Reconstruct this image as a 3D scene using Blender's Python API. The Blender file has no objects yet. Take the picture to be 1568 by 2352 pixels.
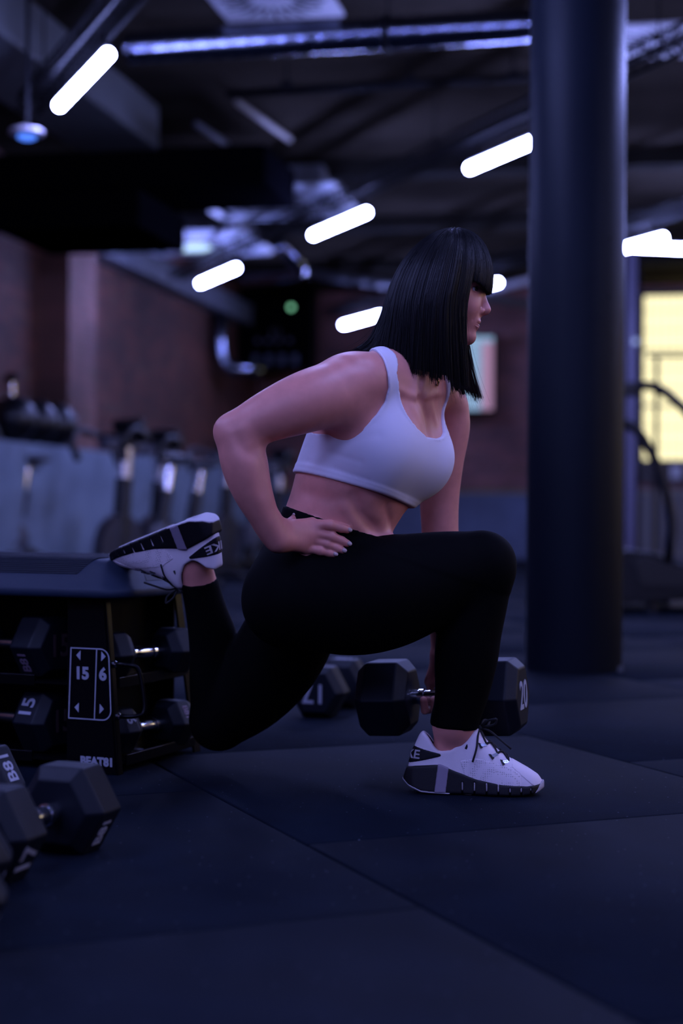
import bpy, bmesh, math, random
import numpy as np
from mathutils import Vector, Matrix

random.seed(7); np.random.seed(7)
SC = bpy.context.scene
COL = SC.collection

# ------------------------------------------------------------------ camera
F_PX = 3593.0          # 55 mm on a 36 mm tall frame of 2352 px
CAM_H = 0.56
ROLL = 0.0071
cam_d = bpy.data.cameras.new('camera')
cam = bpy.data.objects.new('camera', cam_d); COL.objects.link(cam)
cam_d.sensor_fit = 'VERTICAL'; cam_d.sensor_height = 36.0; cam_d.sensor_width = 24.0
cam_d.lens = 55.0
_R = Vector((math.cos(ROLL), 0, math.sin(ROLL))); _U = Vector((-math.sin(ROLL), 0, math.cos(ROLL)))
cam.matrix_world = Matrix(((_R.x, _U.x, 0, 0), (_R.y, _U.y, -1, 0), (_R.z, _U.z, 0, CAM_H), (0, 0, 0, 1)))
cam_d.dof.use_dof = True
cam_d.dof.focus_distance = 3.06
cam_d.dof.aperture_fstop = 1.8
cam_d.clip_start = 0.05
SC.camera = cam

def P(x, y, Y):
    """world point seen at photograph pixel (x, y) at depth Y"""
    ix = (x - 784.0) / F_PX; iy = -(y - 1176.0) / F_PX
    d = _R * ix + _U * iy
    return Vector((d.x * Y, Y, CAM_H + d.z * Y))

# ------------------------------------------------------------------ world, exposure
w = bpy.data.worlds.new('world'); SC.world = w; w.use_nodes = True
w.node_tree.nodes['Background'].inputs[0].default_value = (0.10, 0.12, 0.3, 1)
w.node_tree.nodes['Background'].inputs[1].default_value = 0.008
SC.view_settings.view_transform = 'Standard'
SC.view_settings.look = 'None'
SC.view_settings.exposure = 0.0
SC.view_settings.gamma = 1.0
SC.view_settings.use_curve_mapping = False
SC.cycles.max_bounces = 5; SC.cycles.diffuse_bounces = 3; SC.cycles.glossy_bounces = 3; SC.cycles.transmission_bounces = 1
SC.cycles.use_adaptive_sampling = True; SC.cycles.adaptive_threshold = 0.06
SC.cycles.caustics_reflective = False; SC.cycles.caustics_refractive = False
TUBE_COLOR = (0.30, 0.35, 1.0)
TUBE_POWER = 160.0
WINDOW_COLOR = (1.0, 0.90, 0.52)
WINDOW_POWER = 1.4

# ------------------------------------------------------------------ helpers
def nodes_of(m):
    m.use_nodes = True
    return m.node_tree.nodes, m.node_tree.links

MATS = {}
def mat(name, col=(0.5, 0.5, 0.5), rough=0.6, metal=0.0, spec=0.5, var=0.0, vscale=20.0, bump=0.0, bscale=200.0,
        emit=None, estr=0.0, sss=0.0, coat=0.0, sheen=0.0):
    if name in MATS: return MATS[name]
    m = bpy.data.materials.new(name); N, L = nodes_of(m)
    b = N['Principled BSDF']
    b.inputs['Base Color'].default_value = (*col, 1)
    b.inputs['Roughness'].default_value = rough
    b.inputs['Metallic'].default_value = metal
    b.inputs['Specular IOR Level'].default_value = spec
    if coat: b.inputs['Coat Weight'].default_value = coat
    if sheen:
        b.inputs['Sheen Weight'].default_value = sheen
    if sss:
        b.inputs['Subsurface Weight'].default_value = sss
        b.inputs['Subsurface Radius'].default_value = (1.0, 0.35, 0.2)
        b.inputs['Subsurface Scale'].default_value = 0.006
    if emit:
        b.inputs['Emission Color'].default_value = (*emit, 1)
        b.inputs['Emission Strength'].default_value = estr
    if var or bump:
        tc = N.new('ShaderNodeTexCoord')
    if var:
        n = N.new('ShaderNodeTexNoise'); n.inputs['Scale'].default_value = vscale; n.inputs['Detail'].default_value = 5
        L.new(tc.outputs['Object'], n.inputs['Vector'])
        r = N.new('ShaderNodeMapRange'); r.inputs['From Min'].default_value = 0.3; r.inputs['From Max'].default_value = 0.7
        r.inputs['To Min'].default_value = 1 - var; r.inputs['To Max'].default_value = 1 + var
        L.new(n.outputs['Fac'], r.inputs['Value'])
        mx = N.new('ShaderNodeVectorMath'); mx.operation = 'SCALE'
        mx.inputs[0].default_value = col
        L.new(r.outputs['Result'], mx.inputs['Scale'])
        L.new(mx.outputs['Vector'], b.inputs['Base Color'])
    if bump:
        n2 = N.new('ShaderNodeTexNoise'); n2.inputs['Scale'].default_value = bscale; n2.inputs['Detail'].default_value = 3
        L.new(tc.outputs['Object'], n2.inputs['Vector'])
        bp = N.new('ShaderNodeBump'); bp.inputs['Strength'].default_value = bump; bp.inputs['Distance'].default_value = 0.002
        L.new(n2.outputs['Fac'], bp.inputs['Height']); L.new(bp.outputs['Normal'], b.inputs['Normal'])
    MATS[name] = m
    return m

class MB:
    """collects plain pieces of geometry into one mesh"""
    def __init__(s): s.v = []; s.f = []
    def add(s, vs, fs):
        o = len(s.v); s.v += [tuple(v) for v in vs]; s.f += [tuple(i + o for i in f) for f in fs]; return s
    def box(s, c, size, M=None):
        c = Vector(c); hx, hy, hz = size[0] / 2, size[1] / 2, size[2] / 2
        vs = [Vector((sx * hx, sy * hy, sz * hz)) for sz in (-1, 1) for sy in (-1, 1) for sx in (-1, 1)]
        if M is not None: vs = [M @ v for v in vs]
        vs = [c + v for v in vs]
        return s.add(vs, [(0, 2, 3, 1), (4, 5, 7, 6), (0, 1, 5, 4), (2, 6, 7, 3), (0, 4, 6, 2), (1, 3, 7, 5)])
    def ring_loft(s, rings, cap0=True, cap1=True, closed=True):
        n = len(rings[0]); vs = [v for r in rings for v in r]; fs = []
        for i in range(len(rings) - 1):
            for j in range(n if closed else n - 1):
                k = (j + 1) % n
                fs.append((i * n + j, i * n + k, (i + 1) * n + k, (i + 1) * n + j))
        if cap0: fs.append(tuple(reversed(range(n))))
        if cap1: fs.append(tuple((len(rings) - 1) * n + j for j in range(n)))
        return s.add(vs, fs)
    def tube(s, pts, r, seg=10, cap=True):
        pts = [Vector(p) for p in pts]; rr = r if isinstance(r, (list, tuple)) else [r] * len(pts)
        rings = []; up = None
        for i, p in enumerate(pts):
            if i == 0: t = pts[1] - pts[0]
            elif i == len(pts) - 1: t = pts[-1] - pts[-2]
            else: t = (pts[i + 1] - pts[i]).normalized() + (pts[i] - pts[i - 1]).normalized()
            t.normalize()
            if up is None:
                up = Vector((0, 0, 1)) if abs(t.z) < 0.9 else Vector((1, 0, 0))
            a = t.cross(up); a.normalize(); b = a.cross(t); up = b
            rings.append([p + (a * math.cos(q) + b * math.sin(q)) * rr[i] for q in [2 * math.pi * k / seg for k in range(seg)]])
        rings = [list(reversed(r_)) for r_ in rings]
        return s.ring_loft(rings, cap, cap)
    def lathe(s, p0, axis, prof, seg=24):
        """prof: (distance along axis, radius)"""
        p0 = Vector(p0); ax = Vector(axis).normalized()
        u = Vector((0, 0, 1)) if abs(ax.z) < 0.9 else Vector((1, 0, 0))
        a = ax.cross(u).normalized(); b = ax.cross(a)
        rings = [[p0 + ax * d + (a * math.cos(q) + b * math.sin(q)) * max(r, 1e-5) for q in [2 * math.pi * k / seg for k in range(seg)]] for d, r in prof]
        return s.ring_loft(rings)
    def sphere(s, c, r, seg=20, rings=12, sc=(1, 1, 1)):
        c = Vector(c); R = []
        for i in range(rings + 1):
            th = math.pi * i / rings
            rad = max(math.sin(th), 1e-4)
            R.append([c + Vector((math.cos(q) * rad * sc[0], math.sin(q) * rad * sc[1], -math.cos(th) * sc[2])) * r for q in [2 * math.pi * k / seg for k in range(seg)]])
        return s.ring_loft(R)
    def prism(s, poly, ext):
        """poly: list of 3D points (planar), ext: vector"""
        e = Vector(ext); n = len(poly)
        a = [Vector(p) for p in poly]; b = [p + e for p in a]
        fs = [tuple(reversed(range(n))), tuple(range(n, 2 * n))] + [(i, (i + 1) % n, n + (i + 1) % n, n + i) for i in range(n)]
        return s.add(a + b, fs)
    def build(s, name, m, parent=None, smooth=False, bevel=0.0, bseg=2, M=None, fixn=True):
        me = bpy.data.meshes.new(name); me.from_pydata([tuple(v) for v in s.v], [], s.f)
        if fixn:
            bm = bmesh.new(); bm.from_mesh(me); bmesh.ops.recalc_face_normals(bm, faces=bm.faces[:]); bm.to_mesh(me); bm.free()
        return link(name, me, m, parent, smooth, bevel, bseg, M)

def link(name, me, m, parent=None, smooth=False, bevel=0.0, bseg=2, M=None):
    me.materials.append(m)
    o = bpy.data.objects.new(name, me); COL.objects.link(o)
    if parent is not None: o.parent = parent
    if M is not None: o.matrix_basis = M
    if smooth:
        if smooth is True:
            me.polygons.foreach_set('use_smooth', [True] * len(me.polygons))
        else:
            me.set_sharp_from_angle(angle=smooth)
            me.polygons.foreach_set('use_smooth', [True] * len(me.polygons))
    if bevel:
        md = o.modifiers.new('bevel', 'BEVEL'); md.width = bevel; md.segments = bseg; md.limit_method = 'ANGLE'; md.angle_limit = math.radians(28)
        me.polygons.foreach_set('use_smooth', [True] * len(me.polygons)); md.harden_normals = True
    return o

def empty(name, loc=(0, 0, 0), rz=0.0, M=None):
    o = bpy.data.objects.new(name, None); COL.objects.link(o)
    o.empty_display_size = 0.1
    if M is not None: o.matrix_basis = M
    else:
        o.location = loc; o.rotation_euler = (0, 0, rz)
    return o
def tag(o, label=None, cat=None, group=None, kind=None):
    if label: o['label'] = label
    if cat: o['category'] = cat
    if group: o['group'] = group
    if kind: o['kind'] = kind
    return o
def copy_tree(o, parent=None):
    c = o.copy(); COL.objects.link(c); c.parent = parent
    for ch in [k for k in o.children]: copy_tree(ch, c)
    return c

_fonts = {}
def text_mesh(body, size, bold=0.0, ext=0.0006, align='CENTER', mono=False):
    cu = bpy.data.curves.new('t', 'FONT'); cu.body = body; cu.size = size
    cu.align_x = align; cu.align_y = 'CENTER'; cu.offset = bold * size; cu.extrude = ext; cu.resolution_u = 3
    o = bpy.data.objects.new('t', cu); COL.objects.link(o)
    bpy.context.view_layer.update()
    me = bpy.data.meshes.new_from_object(o.evaluated_get(bpy.context.evaluated_depsgraph_get()))
    bpy.data.objects.remove(o); bpy.data.curves.remove(cu)
    me.materials.clear()
    return me
def frame(o, x, z):
    """matrix with local X along x, local Z along z, origin o"""
    x = Vector(x).normalized(); z = Vector(z).normalized()
    z = (z - x * z.dot(x)).normalized(); y = z.cross(x)
    return Matrix(((x.x, y.x, z.x, o[0]), (x.y, y.y, z.y, o[1]), (x.z, y.z, z.z, o[2]), (0, 0, 0, 1)))
def put_text(name, body, size, o, x, nrm, m, parent=None, bold=0.02, sx=1.0):
    """flat lettering: origin o, reading direction x, facing nrm (in the parent's space)"""
    me = text_mesh(body, size, bold)
    M = frame(o, x, nrm) @ Matrix.Diagonal((sx, 1, 1, 1))
    return link(name, me, m, parent, M=M)

# room axes (walls) and the diagonal axes of the floor tiles and light rails
C_T = Vector((0.195, 0.981, 0)).normalized(); C_S = Vector((C_T.y, -C_T.x, 0))
def ST(s, t, z=0.0): return C_S * s + C_T * t + Vector((0, 0, z))
A_T = Vector((-0.391, 0.9204, 0)).normalized(); A_N = Vector((A_T.y, -A_T.x, 0))
def AN(n, t, z=0.0): return A_N * n + A_T * t + Vector((0, 0, z))
S_L, S_R, T_B, T_F, Z_C = -4.91, 5.2, 19.1, -7.0, 3.3
# ------------------------------------------------------------------ materials of the place
M_RUB = mat('rubber_floor', (0.0032, 0.0060, 0.0125), 0.8, spec=0.06, var=0.22, vscale=6, bump=0.5, bscale=420)
def _speck(m):
    N, L = nodes_of(m); b = N['Principled BSDF']
    src = b.inputs['Base Color'].links[0].from_socket
    tc = N.new('ShaderNodeTexCoord'); v = N.new('ShaderNodeTexVoronoi'); v.inputs['Scale'].default_value = 160
    L.new(tc.outputs['Object'], v.inputs['Vector'])
    sepc = N.new('ShaderNodeSeparateColor'); L.new(v.outputs['Color'], sepc.inputs[0])
    gt = N.new('ShaderNodeMath'); gt.operation = 'GREATER_THAN'; gt.inputs[1].default_value = 0.988
    L.new(sepc.outputs[0], gt.inputs[0])
    lt = N.new('ShaderNodeMath'); lt.operation = 'LESS_THAN'; lt.inputs[1].default_value = 0.28
    L.new(v.outputs['Distance'], lt.inputs[0])
    mu = N.new('ShaderNodeMath'); mu.operation = 'MULTIPLY'; L.new(gt.outputs[0], mu.inputs[0]); L.new(lt.outputs[0], mu.inputs[1])
    mx = N.new('ShaderNodeMix'); mx.data_type = 'RGBA'
    L.new(mu.outputs[0], mx.inputs[0]); L.new(src, mx.inputs[6]); mx.inputs[7].default_value = (0.08, 0.09, 0.12, 1)
    L.new(mx.outputs[2], b.inputs['Base Color'])
_speck(M_RUB)
M_SLAB = mat('floor_slab_dark', (0.004, 0.004, 0.007), 0.95, spec=0.1)
M_CONC = mat('concrete_plinth', (0.150, 0.190, 0.235), 0.8, var=0.25, vscale=3, bump=0.3, bscale=60)
M_CEIL = mat('concrete_ceiling', (0.032, 0.0265, 0.0205), 1.0, spec=0.0, var=0.35, vscale=1.6, bump=0.3, bscale=30)
M_BLACK = mat('black_paint', (0.003, 0.003, 0.004), 0.6, spec=0.12)
M_BLACKM = mat('matt_black_duct', (0.0015, 0.0015, 0.0022), 1.0, spec=0.0)
M_STEEL = mat('galvanised_steel', (0.19, 0.21, 0.27), 0.22, 1.0, var=0.12, vscale=9)
M_CHROME = mat('chrome', (0.75, 0.77, 0.82), 0.14, 1.0)
M_GREYP = mat('grey_paint', (0.08, 0.085, 0.10), 0.55)
M_WHITEP = mat('white_paint', (0.40, 0.40, 0.43), 0.5)
M_WOOD = mat('pale_trim', (0.22, 0.20, 0.17), 0.6, var=0.2, vscale=4)

def brick_mat(name, c1, c2, mortar):
    m = bpy.data.materials.new(name); N, L = nodes_of(m); b = N['Principled BSDF']
    tc = N.new('ShaderNodeTexCoord'); sp = N.new('ShaderNodeSeparateXYZ'); cb = N.new('ShaderNodeCombineXYZ')
    L.new(tc.outputs['Object'], sp.inputs[0]); L.new(sp.outputs['X'], cb.inputs['X']); L.new(sp.outputs['Z'], cb.inputs['Y'])
    br = N.new('ShaderNodeTexBrick'); L.new(cb.outputs[0], br.inputs['Vector'])
    br.inputs['Scale'].default_value = 1.0; br.inputs['Brick Width'].default_value = 0.25; br.inputs['Row Height'].default_value = 0.077
    br.inputs['Mortar Size'].default_value = 0.006; br.inputs['Color1'].default_value = (*c1, 1); br.inputs['Color2'].default_value = (*c2, 1)
    br.inputs['Mortar'].default_value = (*mortar, 1); br.inputs['Bias'].default_value = -0.1
    n = N.new('ShaderNodeTexNoise'); n.inputs['Scale'].default_value = 1.7; n.inputs['Detail'].default_value = 6
    L.new(tc.outputs['Object'], n.inputs['Vector'])
    r = N.new('ShaderNodeMapRange'); r.inputs['From Min'].default_value = 0.3; r.inputs['From Max'].default_value = 0.7
    r.inputs['To Min'].default_value = 0.55; r.inputs['To Max'].default_value = 1.45
    L.new(n.outputs['Fac'], r.inputs['Value'])
    n3 = N.new('ShaderNodeTexNoise'); n3.inputs['Scale'].default_value = 5.0; n3.inputs['Detail'].default_value = 4
    L.new(tc.outputs['Object'], n3.inputs['Vector'])
    r3 = N.new('ShaderNodeMapRange'); r3.inputs['From Min'].default_value = 0.56; r3.inputs['From Max'].default_value = 0.72
    L.new(n3.outputs['Fac'], r3.inputs['Value'])
    mx = N.new('ShaderNodeMix'); mx.data_type = 'RGBA'; L.new(r3.outputs['Result'], mx.inputs[0])
    L.new(br.outputs['Color'], mx.inputs[6]); mx.inputs[7].default_value = (0.085, 0.046, 0.026, 1)
    sc = N.new('ShaderNodeVectorMath'); sc.operation = 'SCALE'; L.new(mx.outputs[2], sc.inputs[0]); L.new(r.outputs['Result'], sc.inputs['Scale'])
    L.new(sc.outputs['Vector'], b.inputs['Base Color']); b.inputs['Roughness'].default_value = 0.85
    bp = N.new('ShaderNodeBump'); bp.inputs['Strength'].default_value = 0.7; bp.inputs['Distance'].default_value = 0.01; bp.invert = True
    L.new(br.outputs['Fac'], bp.inputs['Height']); L.new(bp.outputs['Normal'], b.inputs['Normal'])
    return m
M_BRICK = brick_mat('old_red_brick', (0.092, 0.022, 0.0115), (0.046, 0.012, 0.007), (0.052, 0.030, 0.020))
M_BRICKB = brick_mat('dark_red_brick', (0.19, 0.068, 0.058), (0.11, 0.045, 0.042), (0.12, 0.095, 0.09))

# ------------------------------------------------------------------ floor
fl = MB(); fl.prism([ST(S_L - .3, T_F - .3, -0.12), ST(S_R + .3, T_F - .3, -0.12), ST(S_R + .3, T_B + .3, -0.12), ST(S_L - .3, T_B + .3, -0.12)], (0, 0, 0.112))
floor = tag(fl.build('floor', M_SLAB), 'dark rubber tiled gym floor', kind='structure')
tile_me = None
for kn in range(-6, 14):
    for kt in range(-3, 26):
        n0 = -0.02 + kn; t0 = kt + (0.45 if kn % 2 else 0.0)
        c = AN(n0 + 0.5, t0 + 0.5)
        s_, t_ = c.dot(C_S), c.dot(C_T)
        if not (S_L + .75 < s_ < S_R - .75 and T_F + .8 < t_ < T_B - .75): continue
        if c.y < -0.6 or abs(c.x) > 0.24 * c.y + 2.2: continue
        if tile_me is None:
            mb = MB(); mb.box((0, 0, -0.009), (0.9945, 0.9945, 0.018))
            o = mb.build('rubber_tile', M_RUB, floor, bevel=0.0025, bseg=1); tile_me = o.data
        else:
            o = bpy.data.objects.new('rubber_tile', tile_me); COL.objects.link(o); o.parent = floor
            md = o.modifiers.new('bevel', 'BEVEL'); md.width = 0.0025; md.segments = 1; md.limit_method = 'ANGLE'
        o.location = c + Vector((0, 0, random.uniform(-0.0006, 0.0)))
        o.rotation_euler = (0, 0, math.atan2(A_T.y, A_T.x) - math.pi / 2 + random.uniform(-.0012, .0012))

# ------------------------------------------------------------------ walls and ceiling
def wall(name, p0, p1, z0, z1, m, thick, label):
    """vertical slab standing from p0 to p1, thickness outward (to the left of p0->p1 is inside)"""
    p0 = Vector(p0); p1 = Vector(p1); x = (p1 - p0); Ln = x.length; x.normalize()
    mb = MB(); mb.box((Ln / 2, -thick / 2, (z0 + z1) / 2), (Ln, thick, z1 - z0))
    o = mb.build(name, m, M=frame((p0.x, p0.y, 0), x, (0, 0, 1)))
    return tag(o, label, kind='structure')
# inside lies to the left of each run
wl = wall('wall_left', ST(S_L, T_B), ST(S_L, T_F), 0, Z_C, M_BRICK, 0.3, 'old red brick wall with concrete plinth on the left')
wb = wall('wall_back', ST(S_R, T_B), ST(S_L, T_B), 0, Z_C + .0, M_BRICKB, 0.3, 'dark brick wall at the far end of the gym')
wr = wall('wall_right', ST(S_R, T_F), ST(S_R, T_B), 0, Z_C, M_BRICKB, 0.3, 'brick wall with tall windows on the right')
wf = wall('wall_front', ST(S_L, T_F), ST(S_R, T_F), 0, Z_C, M_BRICKB, 0.3, 'brick wall behind the viewer')
mb = MB(); mb.prism([ST(S_L - .3, T_F - .3, Z_C), ST(S_R + .3, T_F - .3, Z_C), ST(S_R + .3, T_B + .3, Z_C), ST(S_L - .3, T_B + .3, Z_C)], (0, 0, 0.2))
ceil = tag(mb.build('ceiling', M_CEIL), 'raw dark concrete ceiling slab of the gym', kind='structure')
# concrete plinth along the left wall with a ledge, brick pier standing on it
def st_box(s0, s1, t0, t1, z0, z1):
    m_ = MB(); m_.prism([ST(s0, t0, z0), ST(s1, t0, z0), ST(s1, t1, z0), ST(s0, t1, z0)], (0, 0, z1 - z0)); return m_
tag(st_box(S_L + .001, S_L + .34, 9.0, T_B - .002, 0, 1.06).build('trim_1', M_CONC, bevel=0.012), 'grey concrete plinth ledge along the left brick wall', kind='structure')
tag(st_box(S_L + .345, S_R - .01, T_B - .06, T_B - .002, 0, 0.80).build('trim_2', mat('blue_grey_dado', (0.075, 0.095, 0.15), 0.7, var=.3, vscale=2), bevel=0.005), 'blue grey dado along the foot of the far wall', kind='structure')
tag(st_box(S_L + .35, 3.9, T_B - .05, T_B - .003, .805, 0.83).build('trim_3', mat('ochre_strip', (0.22, 0.17, 0.05), 0.7), bevel=0.003), 'thin ochre strip above the far dado', kind='structure')
# brick pier
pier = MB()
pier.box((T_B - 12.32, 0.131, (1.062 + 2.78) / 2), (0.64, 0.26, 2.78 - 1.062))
po = pier.build('brick_pier', brick_mat('lit_pier_brick', (0.15, 0.055, 0.040), (0.105, 0.04, 0.029), (0.12, 0.085, 0.066)), wl)  # brick colour lightened to carry the tube light striking the pier
# steel lintels over the brick
tag(st_box(S_L + .002, S_L + .22, 9.0, T_B - .1, 2.785, 3.02).build('trim_4', M_GREYP, bevel=.01), 'grey steel beam resting along the top of the left brick wall', kind='structure')

# column
colp = P(1316, 1545, 5.62); cx, cy = colp.x + 0.003, 5.63
mb = MB(); prof = [(0, .168), (0.0, .172), (1.62, .172), (1.622, .1715), (3.298, .1715)]
mb.lathe((0, 0, 0), (0, 0, 1), prof, 64)
M_COLUMN = mat('navy_column_paint', (0.0022, 0.0040, 0.0085), 0.5, spec=0.10, var=0.14, vscale=2.2, bump=0.12, bscale=14)
column = mb.build('column', M_COLUMN, smooth=math.radians(40)); column.location = (cx, cy, 0)
tag(column, 'smooth round dark navy concrete column standing on the rubber floor', 'column')
for (px, py) in ((1401, 547), (1398, 682), (1366, 640), (1376, 560)):
    q = P(px, py, 5.48); dx, dy = q.x - cx, 0
    yy = -math.sqrt(max(0.1715 ** 2 - dx * dx, 1e-4))
    h = MB(); h.lathe((dx * .992, yy * .992, q.z), (dx, yy, 0), [(0, .0055 if px > 1390 else .003), (0.0025, .004 if px > 1390 else .002)], 10)
    h.build('bolt_hole', M_BLACKM, column)
mb = MB(); mb.box((0.15, -0.085, 0.010), (0.02, 0.03, 0.02)); mb.build('foot_clip', M_GREYP, column, bevel=.003)

# ------------------------------------------------------------------ windows
def emis(name, col, s):
    m = bpy.data.materials.new(name); N, L = nodes_of(m)
    N.remove(N['Principled BSDF']); e = N.new('ShaderNodeEmission'); out = N['Material Output']
    e.inputs[0].default_value = (*col, 1); e.inputs[1].default_value = s
    L.new(e.outputs[0], out.inputs[0]); return m
M_PANE = emis('warm_frosted_pane', WINDOW_COLOR, WINDOW_POWER)
M_PANE2 = emis('warm_frosted_pane_side', (1.0, 0.76, 0.46), WINDOW_POWER * 1.15)
M_WFRAME = mat('dark_window_frame', (0.02, 0.022, 0.03), 0.5)
def window(name, o, x, wid, z0, z1, nx, nz, m_pane, label, bars=True):
    """o: lower left corner on the wall plane, x: direction along the wall, normal = z x x"""
    M = frame(o, x, (0, 0, 1)); W = empty(name, M=M); tag(W, label, kind='structure')
    h = z1 - z0; fr = MB(); b = .07
    for zc in (z0 + b / 2, z1 - b / 2): fr.box((wid / 2, -.03, zc), (wid, .1, b))
    for xc in (b / 2, wid - b / 2): fr.box((xc, -.03, (z0 + z1) / 2), (b, .1, h - 2 * b))
    fr.build('window_frame', M_WFRAME, W, bevel=.006)
    pw = (wid - 2 * b) / nx; ph = (h - 2 * b) / nz
    for i in range(1, nx):
        g = MB(); g.box((b + i * pw, -.03, (z0 + z1) / 2), (.035, .07, h - 2 * b)); g.build('mullion', M_WFRAME, W)
    for j in range(1, nz):
        g = MB(); g.box((wid / 2, -.03, z0 + b + j * ph), (wid - 2 * b, .05, .022)); g.build('glazing_bar', M_WFRAME, W)
    for i in range(nx):
        for j in range(nz):
            g = MB(); g.box((b + (i + .5) * pw, -.012, z0 + b + (j + .5) * ph), (pw - .002, .008, ph - .002)); g.build('pane', m_pane, W)
    return W
# far window: seen right of the column, on the far wall (wall runs right to left, normal faces the room)
q0 = P(1462, 1060, 18.2); s0 = q0.dot(C_S)
win1 = window('window_1', ST(s0 + 3.2, T_B - .02), -C_S, 3.2, 1.14, 3.24, 4, 3, M_PANE, 'tall warm lit frosted window behind wire mesh at the far end')
# wire mesh guard in front of the far window
g = MB()
for i in range(34): g.tube([(0.05 + i * .0945, .07, 1.1), (0.05 + i * .0945, .07, 3.24)], .0025, 4)
for j in range(10): g.tube([(0.02, .075, 1.14 + j * .23), (3.18, .075, 1.14 + j * .23)], .005, 4)
g.build('wire_guard', mat('dull_wire', (0.25, 0.23, 0.18), .6), win1)
# windows of the side wall: same kind
for i, t0 in enumerate((2.0, 6.4, 10.6)):
    window('window_%d' % (i + 2), ST(S_R - .02, t0), C_T, 3.0, 0.95, 3.1, 4, 3, M_PANE2, ['tall warm lit frosted window of the side wall beside the woman', 'middle tall warm lit frosted window of the side wall', 'tall warm lit frosted window of the side wall nearest the far end'][i])
# ------------------------------------------------------------------ tube lights on diagonal rails
M_TUBE = emis('glowing_tube', TUBE_COLOR, TUBE_POWER)
Z_TUBE = 2.60
def make_tube_light():
    root = empty('tube_light')
    g = MB(); prof = [(-.50, .004), (-.496, .021), (-.485, .028), (.485, .028), (.496, .021), (.50, .004)]
    g.lathe((0, 0, 0), (0, 1, 0), prof, 16); g.build('glowing_tube', M_TUBE, root, smooth=math.radians(50))
    g = MB(); g.box((0, 0, .040), (.036, .98, .022)); g.build('housing', M_BLACK, root, bevel=.003)
    for yy in (-.4, .4):
        g = MB(); g.box((0, yy, .085), (.012, .03, .078)); g.build('hanger', M_BLACK, root)
    g = MB(); g.tube([(0, .48, .04), (.01, .56, .08), (0, .62, .12)], .005, 6); g.build('lead', M_BLACK, root, smooth=True)
    return root
LIGHTS = [
 # n, t, label
 (1.763, 7.34, 'steep glowing tube light in the upper left above the blue disc'),
 (4.306, 7.75, 'glowing tube light whose right end touches the column'),
 (4.306, 10.22, 'glowing tube light above and left of the hair, middle of its rail'),
 (4.306, 12.92, 'lowest left glowing tube light in front of the brick wall'),
 (6.68, 10.18, 'glowing tube light immediately right of the column'),
 (6.68, 12.70, 'glowing tube light half hidden behind the forehead'),
 (6.68, 15.22, 'glowing tube light half hidden behind the back of the hair'),
]
OFF = [(1.763, 4.55), (1.763, 1.9), (1.763, -.8), (-.75, 5.9), (-.75, 3.2), (-.75, .5), (4.306, 5.1), (4.306, 2.4), (4.306, -.2),
       (6.68, 7.3), (6.68, 4.7),
       (-3.2, 3.0), (-3.2, .4), (-3.2, -2.2), (-.75, -2.2), (-.75, -4.9), (1.763, -3.5), (-3.2, -4.9)]
proto = make_tube_light()
_first = True
def place_light(n, t, label, grp):
    global _first
    o = proto if _first else copy_tree(proto); _first = False
    o.location = AN(n, t, Z_TUBE); o.rotation_euler = (0, 0, math.atan2(A_T.y, A_T.x) - math.pi / 2)
    tag(o, label, 'light', grp)
for n, t, lb in LIGHTS: place_light(n, t, lb, 'tube lights on the ceiling rails')
q8 = P(1592, 573, 12.2); place_light(q8.dot(A_N), q8.dot(A_T), 'glowing tube light at the right edge before the warm window', 'tube lights on the ceiling rails')
_l8 = [o for o in bpy.data.objects if o.get('label', '').endswith('edge before the warm window')][0]; _l8.rotation_euler[2] += math.radians(78); _l8.location.z = q8.z
for n, t in OFF: place_light(n, t, 'tube light overhead, outside the picture', 'tube lights outside the picture')
# rails: perforated black cable trays the tubes hang from
def rail(n, t0, t1, label):
    M = frame(AN(n, t0, Z_TUBE + .14), A_T, (0, 0, 1)); R = empty('light_rail', M=M); tag(R, label, 'rail', 'light rails under the ceiling')
    Ln = t1 - t0
    for sy in (-1, 1):
        g = MB(); g.box((Ln / 2, sy * .055, .0), (Ln, .012, .02)); g.box((Ln / 2, sy * .055, .085), (Ln, .012, .02)); g.build('rail_chord', M_BLACK, R)
    g = MB(); k = 0; x = 0.0
    while x < Ln - .1:
        for sy in (-1, 1):
            g.tube([(x, sy * .055, 0.005), (x + .05, sy * .055, .085), (x + .1, sy * .055, .005)], .0045, 4, cap=False)
        g.tube([(x, -.055, .0), (x, .055, .0)], .0045, 4, cap=False); x += .1
    o = g.build('rail_lacing', M_BLACK, R, fixn=False); o['kind'] = 'stuff'
    x = .6
    while x < Ln:
        g = MB(); g.tube([(x, 0, .09), (x, 0, Z_C - Z_TUBE - .145)], .005, 6); g.box((x, 0, .09), (.03, .11, .01)); g.build('drop_rod', M_BLACK, R); x += 2.4
rail(1.763, -4.4, 8.6, 'black lattice light rail nearest the left, with the steep tube')
rail(4.306, -1.5, 14.2, 'black lattice light rail crossing behind the column')
rail(6.68, 3.0, 16.2, 'black lattice light rail right of the column with the far tubes')

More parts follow.
